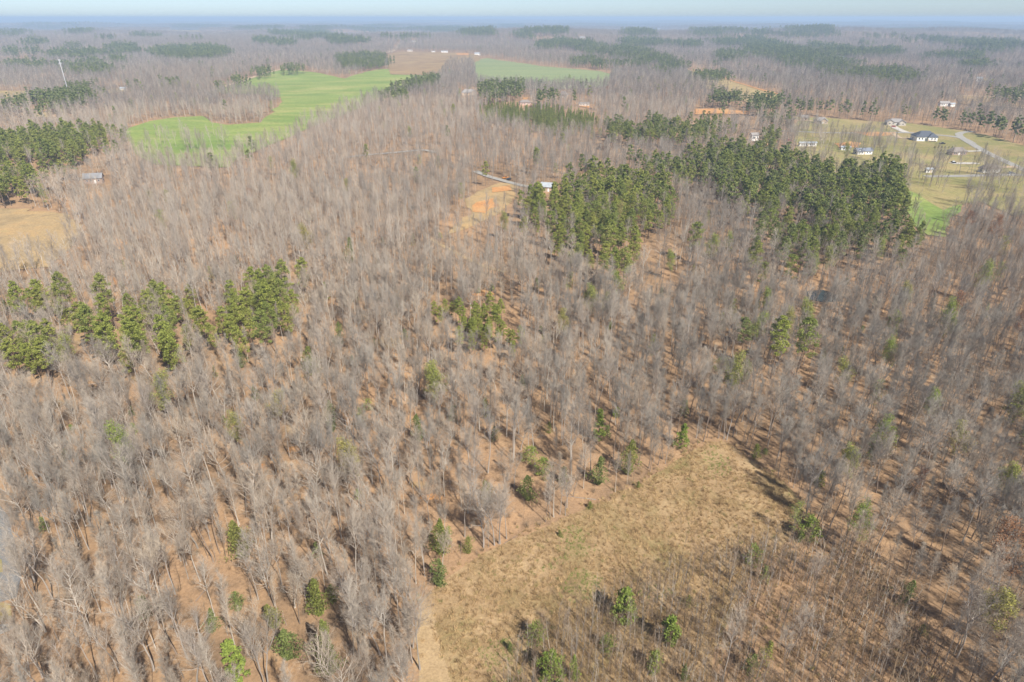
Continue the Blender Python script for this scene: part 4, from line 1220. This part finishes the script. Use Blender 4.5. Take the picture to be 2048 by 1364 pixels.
# ------------------------------------------------------------------ bare woods
THIN = [(poly(q), kp) for q, kp in [
    ([(905, 420), (1045, 395), (1050, 470), (1000, 520), (880, 530), (885, 465)], .22), ([(1385, 228), (1510, 228), (1515, 262), (1385, 262)], .12), ([(-160, 545), (110, 530), (180, 480), (190, 520), (110, 600), (-160, 605)], .35),
    ([(1800, 425), (1935, 420), (1930, 500), (1800, 500)], .3), ([(690, 314), (875, 303), (880, 330), (690, 345)], .35), ([(945, 350), (1085, 380), (1085, 405), (940, 380)], .45), ([(-100, 1020), (62, 1020), (62, 1310), (-100, 1310)], .3),
    ([(150, 362), (235, 360), (235, 400), (150, 405)], .4), ([(1140, 212), (1195, 214), (1195, 226), (1140, 224)], .3), ([(1900, 212), (2100, 222), (2100, 240), (1900, 228)], .3)]]
def bare_ok(x, y, seed):
    k = clear(x, y)
    r = np.random.default_rng(seed)
    for P, keep in THIN:
        k &= ~(inside(P, x, y) & (r.random(len(x)) > keep))
    for P, sp, var, keep in PZ:
        bb = inside(P, x, y)
        if sp:
            dd = np.hypot(x, y) + 1e-6
            for sh in (4, 8, 12): bb |= inside(P, x * (1 + sh / dd), y * (1 + sh / dd))
        k &= ~(bb & (r.random(len(x)) > keep))
    return k
thick = poly([(1025, 1310), (1125, 1258), (1200, 1212), (1300, 1170), (1420, 1130), (1520, 1100), (1600, 1092), (1700, 1085), (1770, 1130), (1830, 1230), (1880, 1320), (1920, 1480), (1930, 1600), (960, 1600), (1000, 1420)])
BX, BY = [], []
x, y = scatter(38, 430, 3.75, 31, R(60))
dens = np.where(x > 30, .97 * smooth(-.1, .22, vnoise(x, y, 22, 9)), .88 * smooth(-.08, .22, vnoise(x, y, 19, 9)))
k = (np.random.default_rng(5).random(len(x)) < dens) & bare_ok(x, y, 6) & ~(inside(thick, x, y) & (np.random.default_rng(8).random(len(x)) > .12))
nx, ny = x[k], y[k]
er = np.random.default_rng(93)
EL = [(846, 1192), (905, 1148), (965, 1105), (1080, 1055), (1190, 1004), (1290, 958), (1350, 918), (1420, 878), (1455, 880), (1532, 934), (1594, 980), (1612, 1040), (1640, 1080)]
for q in range(len(EL) - 1):
    a, b = EL[q], EL[q + 1]
    for _ in range(int(math.hypot(b[0] - a[0], b[1] - a[1]) / 15)):
        tt = er.random()
        p = at(a[0] + (b[0] - a[0]) * tt + er.normal(0, 3), a[1] + (b[1] - a[1]) * tt - abs(er.normal(0, 9)))
        nx = np.append(nx, p[0]); ny = np.append(ny, p[1])
for px, py in [(720, 1290), (745, 1250), (790, 1330), (815, 1352), (770, 1200), (700, 1190), (826, 1296), (742, 1362), (590, 1215), (655, 1150), (800, 1250), (760, 1310), (710, 1235), (840, 1340), (785, 1165), (545, 1300), (520, 1340), (740, 1175), (820, 1195), (70, 1180), (62, 1060), (48, 1240)]:
    p = at(px, py); nx = np.append(nx, p[0]); ny = np.append(ny, p[1])
# keep the road corner at the left frame edge in sight
x, y = scatter(430, 1500, 5.8, 32)
k = (np.random.default_rng(15).random(len(x)) < .95 * smooth(.06, .3, vnoise(x, y, 40, 19))) & bare_ok(x, y, 16)
mx, my = x[k], y[k]
x, y = scatter(1500, 3600, 9, 33)
k = bare_ok(x, y, 26); fx, fy = x[k], y[k]
x, y = scatter(3600, 8000, 25, 34)
k = bare_ok(x, y, 36) & ((np.hypot(x, y) < 6500) | (np.random.default_rng(37).random(len(x)) < .0)); gx2, gy2 = x[k], y[k]
x, y = scatter(6500, 14000, 34, 38)
k = bare_ok(x, y, 39) & (vnoise(x, y, 300, 40) > .18); gx2 = np.append(gx2, x[k]); gy2 = np.append(gy2, y[k])

# loose lines of bare trees standing in the open ground
lr = np.random.default_rng(17)
for a, b, n, wob_ in [((1560, 268), (1640, 282), 40, 7), ((1640, 290), (1780, 302), 60, 7), ((1730, 268), (1760, 276), 6, 4), ((1860, 330), (1900, 345), 12, 5), ((1630, 296), (1760, 300), 16, 6), ((1770, 318), (1850, 332), 12, 6), ((1775, 350), (1862, 372), 34, 8), ((1945, 372), (2048, 385), 40, 12), ((1960, 352), (2010, 352), 10, 3), ((1600, 262), (1650, 275), 16, 6), ((1520, 245), (1600, 258), 26, 8), ((1700, 310), (1770, 322), 14, 5), ((1862, 365), (1885, 384), 8, 4), ((290, 292), (460, 296), 46, 10), ((1900, 345), (1955, 352), 8, 4)]:
    for q in range(n):
        tt = lr.random()
        p = at(a[0] + (b[0] - a[0]) * tt + lr.normal(0, 3), a[1] + (b[1] - a[1]) * tt + lr.normal(0, wob_))
        mx = np.append(mx, p[0]); my = np.append(my, p[1])

def looks(x, y, r):
    """which of the ten shapes grows where: pale spreading ones at the left, straight brown ones at the right"""
    left = np.clip(.5 - x / 160, 0, 1)
    wts = np.array([[1.2, .9, 1.1, 1.3, .8, .7, .75, .6, .4, .8], [.7, 1.3, .8, .5, .9, 1.4, .25, .5, 1.2, 1.2]])
    out = np.empty(len(x), int)
    for i in range(len(x)):
        wv = wts[0] * left[i] + wts[1] * (1 - left[i])
        out[i] = r.choice(10, p=wv / wv.sum())
    return out
k = off_evergreens(nx, ny) | (np.random.default_rng(66).random(len(nx)) < .06); nx, ny = nx[k], ny[k]
nl = looks(nx, ny, np.random.default_rng(41))
near, rest = split_near(nx, ny, 300)
BANCH = [('by the road at the left frame edge', 90, 1130), ('in the bottom left corner', 130, 1330), ('left of the round olive cedar', 330, 1080), ('right of the round olive cedar', 600, 1090), ('among the bottom row of cedars', 500, 1250),
         ('near the tall bottom-edge cedar', 720, 1270), ('beside the mown path', 820, 1320), ('at the lower left edge of the field', 880, 1120), ('above the lower field edge', 960, 1010), ('at the upper left edge of the field', 1130, 1000),
         ('left of the vivid green bush', 400, 900), ('right of the vivid green bush', 800, 900), ('above the top of the field', 1320, 900), ('right of the field corner', 1690, 980), ('at the right frame edge', 1980, 1000), ('in the bottom right corner', 1960, 1280), ('right of the thicket', 1820, 1150), ('in the thicket', 1450, 1250)]
items = []
for i in near:
    v = int(nl[i])
    o = pair('bare_tree', NEAR[v], nx[i], ny[i], rnd.uniform(0, 6.28), rnd.uniform(.52, .96), 'bare trees of the leafless woods', 'tree')
    a, b, _ = proj(nx[i], ny[i], height(nx[i], ny[i]) + 6)
    items.append((o, LOOKS[v][0], float(a), float(b)))
label_all(items, 'bare tree', BANCH)
r_ = np.random.default_rng(51)
nr = len(rest)
X = np.concatenate([nx[rest], mx, fx, gx2]); Y = np.concatenate([ny[rest], my, fy, gy2])
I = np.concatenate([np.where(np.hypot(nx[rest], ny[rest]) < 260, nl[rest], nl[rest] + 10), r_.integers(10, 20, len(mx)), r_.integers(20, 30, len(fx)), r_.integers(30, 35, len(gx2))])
dm = np.hypot(mx, my)
sel = (dm > 850)
I[nr:nr + len(mx)][sel] += 10
Ss = np.concatenate([r_.uniform(.52, 1.0, nr), r_.uniform(.6, 1.12, len(mx)), r_.uniform(.85, 1.2, len(fx)), r_.uniform(.9, 1.3, len(gx2)) * np.where(np.hypot(gx2, gy2) > 6500, 1.3, 1)])
dk = (vnoise(X, Y, 60 + 0.05 * np.hypot(X, Y).mean(), 55) * .6 + .4 * vnoise(X, Y, 260, 56) + r_.normal(0, .13, len(X)) + .16 * smooth(-60, 110, X) * (1 - smooth(450, 800, np.hypot(X, Y))) - .16 * (1 - smooth(300, 900, np.hypot(X, Y)))) > .53
I = np.where(dk & (I < 30), I + 35, I)
stuff('bare_woodland', LOD0 + LOD1 + LOD2 + LOD3 + LOD0D + LOD1D + LOD2D, X, Y, height(X, Y), I, Ss, r_.uniform(0, 6.28, len(X)), 'leafless grey-brown woods spreading out to the horizon', 'woods')

# ------------------------------------------------------------------ trees coming into leaf
bx, by, bi = [], [], []
for px, py, v in [(1690, 985, 0), (1955, 610, 1), (1760, 760, 1), (1992, 1020, 0), (870, 815, 0), (1238, 610, 0), (720, 985, 0), (1750, 545, 1), (1530, 640, 0), (1448, 525, 1), (592, 372, 1), (1230, 470, 0), (335, 850, 0), (1800, 640, 0), (1880, 700, 0), (1560, 700, 1), (1650, 560, 0),
                  (1965, 1290, 0), (1700, 1105, 1), (1905, 940, 0), (1780, 690, 0), (1935, 480, 2), (1975, 500, 2), (2030, 700, 2), (1990, 1195, 2), (1450, 810, 0), (1150, 560, 0), (730, 215, 0), (850, 200, 0), (760, 240, 1), (700, 238, 1), (800, 225, 0), (920, 205, 1), (820, 290, 1), (1250, 235, 0), (380, 185, 1), (330, 190, 0), (400, 195, 1), (540, 185, 0), (1540, 300, 1),
                  (1140, 170, 0), (1690, 330, 0), (1870, 690, 1), (1420, 540, 0), (1500, 700, 0), (1610, 690, 0), (1760, 930, 0), (1850, 860, 0), (2010, 880, 0), (1680, 800, 0), (1180, 650, 0), (1120, 690, 0), (560, 860, 0), (480, 910, 0), (270, 960, 0), (150, 760, 1), (880, 830, 0), (1010, 480, 0), (620, 520, 0), (1340, 560, 0)]:
    p = at(px, py); bx.append(p[0]); by.append(p[1]); bi.append(v)
items = []
BA = [('in the right woods', 1800, 700), ('at the right frame edge', 1980, 950), ('above the dry field', 1450, 650), ('in the left woods', 500, 850), ('in the middle woods', 900, 780), ('near the far green field', 500, 200), ('in the woods beyond the gravel drive', 850, 230), ('below the big right pine wood', 1650, 560), ('right of the thicket', 1850, 1200), ('near the young pine plantation', 1200, 220)]
for x, y, v in zip(bx, by, bi):
    o = pair('leafing_tree', BUD[v], x, y, rnd.uniform(0, 6), rnd.uniform(.85, 1.15), 'trees coming into leaf among the bare woods', 'tree')
    a, b, _ = proj(x, y, 8.0)
    items.append((o, ['thin yellow-green', 'full yellow-green', 'reddish budding'][v], float(a), float(b)))
label_all(items, 'leafing tree', BA)
x, y = scatter(120, 1500, 27, 61)
k = bare_ok(x, y, 62) & (np.random.default_rng(63).random(len(x)) < np.where(x > 30, .3, .14)); x, y = x[k], y[k]
r_ = np.random.default_rng(64)
stuff('leafing_wood', BUD1, x, y, height(x, y), r_.choice([0, 0, 1, 1, 2], len(x)), r_.uniform(.6, 1, len(x)), r_.uniform(0, 6, len(x)), 'scattered yellow-green trees coming into leaf through the woods', 'leafing trees')

# ------------------------------------------------------------------ small greens scattered through the woods
GS = []
for q, (kd, hh, rr) in enumerate([('cedar', 4.5, 1.3), ('cedar_d', 5.5, 1.5), ('cedar_b', 3.2, 1.2), ('needle_y', 7, 1.7)]):
    T, K = pine(400 + q, hh, .08, rr, 520, .32, 0, 'cone')
    GS.append((T.mesh('trunk', ['pine_bark']), K.mesh('crown', ['pine_bark', kd])))
x, y = scatter(75, 330, 15, 91, R(52))
k = bare_ok(x, y, 92) & (np.random.default_rng(94).random(len(x)) < .30); x, y = x[k], y[k]
items = []
gr = np.random.default_rng(95)
GA = [('in the lower left woods', 300, 1050), ('in the woods left of the dry field', 750, 1000), ('below the left pine row', 350, 780), ('below the small central grove', 900, 760), ('above the left pine row', 300, 540), ('above the small central grove', 1000, 520), ('above the dry field', 1350, 780), ('right of the dry field', 1750, 1000), ('in the middle right woods', 1750, 750), ('at the right frame edge', 1990, 850), ('at the lower right', 1900, 1200)]
for xx, yy in zip(x, y):
    v = int(gr.integers(0, 4))
    a, b, _ = proj(xx, yy, 1.5)
    if not (5 < a < 2043 and b < 1362): continue
    o = pair('young_evergreen', GS[v], xx, yy, gr.uniform(0, 6), gr.uniform(.6, 1.15), 'young evergreens under the bare trees', 'tree')
    items.append((o, ['small olive', 'small dark', 'bright bushy', 'yellow-green pointed'][v], float(a), float(b)))
label_all(items, 'young evergreen', GA)
# trees that have come down, lying on the leaves
x, y = scatter(70, 330, 21, 96)
k = bare_ok(x, y, 97) & (np.random.default_rng(98).random(len(x)) < .3); x, y = x[k], y[k]
LG = []
for q in range(4):
    r = random.Random(500 + q)
    m_ = MB(); L_ = 8 + 2 * q
    b_ = bend((0, 0, .2), (1, 0, .01), L_, 4, 0, r, .03); b_[:, 2] = .18
    m_.tube(b_, [.17, .14, .11, .07, 0], 6, 0)
    for j in range(6):
        p_, d_ = along(b_, r.uniform(.4, .95))
        m_.tube(bend(p_, aside(d_, r, .7), r.uniform(1, 2.5), 2, .0, r, .1), [.05, .03, 0], 3, 0)
    LG.append(m_.mesh('fallen_trunk', ['bark_grey' if q % 2 else 'bark_brown']))
items = []
for xx, yy in zip(x, y):
    a, b, _ = proj(xx, yy, 0.)
    if not (15 < a < 2030 and b < 1350): continue
    v = int(gr.integers(0, 4))
    o = tag(link('fallen_trunk', LG[v], None, (xx, yy, float(height(xx, yy))), gr.uniform(0, 6.28), gr.uniform(.4, .7)), None, 'fallen tree', 'fallen trunks on the woodland floor')
    items.append((o, 'grey' if v % 2 else 'dark brown', float(a), float(b)))
label_all(items, 'fallen trunk', GA)

# ------------------------------------------------------------------ saplings, brush and dry grass
r_ = np.random.default_rng(71)
x, y = scatter(40, 230, 1.35, 72)
k = inside(thick, x, y) & (vnoise(x, y, 9, 73) > .2); x, y = x[k], y[k]
si = r_.integers(0, 5, len(x))
near, rest = split_near(x, y, 290, 6)
# thin the individuals to those with a clear place of their own
items = []
SA = [('at the left edge of the thicket', 1080, 1330), ('left of the tall ragged green tree', 1240, 1300), ('around the tall ragged green tree', 1350, 1270), ('right of the tall ragged green tree', 1450, 1280), ('in the middle of the thicket', 1560, 1280), ('in the right part of the thicket', 1680, 1260), ('at the right edge of the thicket', 1800, 1300), ('at the bottom edge of the thicket', 1400, 1350), ('at the bottom right of the thicket', 1640, 1350), ('at the top of the thicket', 1560, 1170)]
for i in near:
    o = pair('sapling', SAP[si[i]], x[i], y[i], rnd.uniform(0, 6.28), rnd.uniform(.45, 1.1), 'saplings of the thicket', 'sapling')
    a, b, _ = proj(x[i], y[i], height(x[i], y[i]) + 3)
    items.append((o, SAPWORD[si[i]], float(a), float(b)))
label_all(items, 'sapling', SA)
ux, uy = scatter(38, 420, 4.6, 75, R(60))
k = bare_ok(ux, uy, 76) & (np.random.default_rng(77).random(len(ux)) < .55) & ~inside(thick, ux, uy); ux, uy = ux[k], uy[k]
X = np.concatenate([x[rest], ux]); Y = np.concatenate([y[rest], uy])
stuff('sapling_thicket', SAP1, X, Y, height(X, Y), r_.integers(0, 5, len(X)), np.concatenate([r_.uniform(.6, 1.15, len(rest)), r_.uniform(.4, .9, len(ux))]), r_.uniform(0, 6, len(X)), 'thin leafless saplings growing under and between the bare trees', 'saplings')
x, y = scatter(38, 330, 3.0, 78, R(60))
k = ((bare_ok(x, y, 79) & (np.random.default_rng(80).random(len(x)) < .75)) | (inside(thick, x, y) & (np.random.default_rng(81).random(len(x)) < .97))) & ~inside(cul, x, y); x, y = x[k], y[k]
stuff('undergrowth', BUSH, x, y, height(x, y), r_.integers(0, 4, len(x)), r_.uniform(.35, 1.0, len(x)), r_.uniform(0, 6, len(x)), 'low brown brush on the woodland floor', 'undergrowth')
x, y = scatter(38, 240, .62, 82)
jx = np.random.default_rng(101)
k = (inside(dry_P, x + jx.normal(0, 1.6, len(x)), y + jx.normal(0, 1.6, len(x))) & (~inside(path_P, x, y) | (seg_dist(path_P, x, y, True) < np.abs(np.random.default_rng(89).normal(0, .7, len(x)))))) & (np.random.default_rng(83).random(len(x)) < .35 + .6 * vnoise(x, y, 4, 84)); 
tk = inside(thick, x, y) & ~inside(dry_P, x, y) & (np.random.default_rng(85).random(len(x)) < .3)
x, y = x[k | tk], y[k | tk]
gp = poly([(1110, 1190), (1150, 1135), (1205, 1150), (1205, 1190), (1150, 1208)])
gp2 = poly([(1060, 1150), (1130, 1105), (1150, 1115), (1090, 1150)])
green = inside(gp, x, y) | inside(gp2, x, y) | (vnoise(x, y, 13, 86) > .85)
gi_ = np.where(green & (r_.random(len(x)) < .75), 4, r_.integers(0, 4, len(x)))
stuff('dry_grass', TUFT, x, y, height(x, y), gi_, r_.uniform(.55, 1.25, len(x)), r_.uniform(0, 6, len(x)), 'tall tan dry grass with green patches covering the field', 'grass')
# planted row of young shrubs on the lawn
for q in range(6):
    p = at(1869 + q * 7, 297)
    T, K = ovoid(300 + q, 2.2, 1.1, 160, .35, .05, 0, .5)
    o = pair('young_shrub', (T.mesh('trunk', ['pine_bark']), K.mesh('crown', ['pine_bark', 'cedar_d'])), p[0], p[1], 0, 1, 'row of young shrubs on the lawn', 'shrub')
    o['label'] = ['leftmost', 'second from left', 'third from left', 'fourth from left', 'fifth from left', 'rightmost'][q] + ' of the planted shrubs below the white house'

# ------------------------------------------------------------------ the air
hz = bpy.data.materials.new('haze')
hz.use_nodes = True
t = hz.node_tree
t.nodes.remove(t.nodes['Principled BSDF'])
pv = t.nodes.new('ShaderNodeVolumePrincipled')
pv.inputs['Color'].default_value = (.57, .76, 1.0, 1)
pv.inputs['Density'].default_value = 0.00017
pv.inputs['Anisotropy'].default_value = 0.0
t.links.new(pv.outputs[0], t.nodes['Material Output'].inputs['Volume'])
mb = MB(); mb.box(-66000, 66000, -66000, 66000, -95, 112)
tag(link('haze', mb.mesh('haze', [hz])), 'pale blue air lying over the distant woods', 'haze', None, 'stuff')
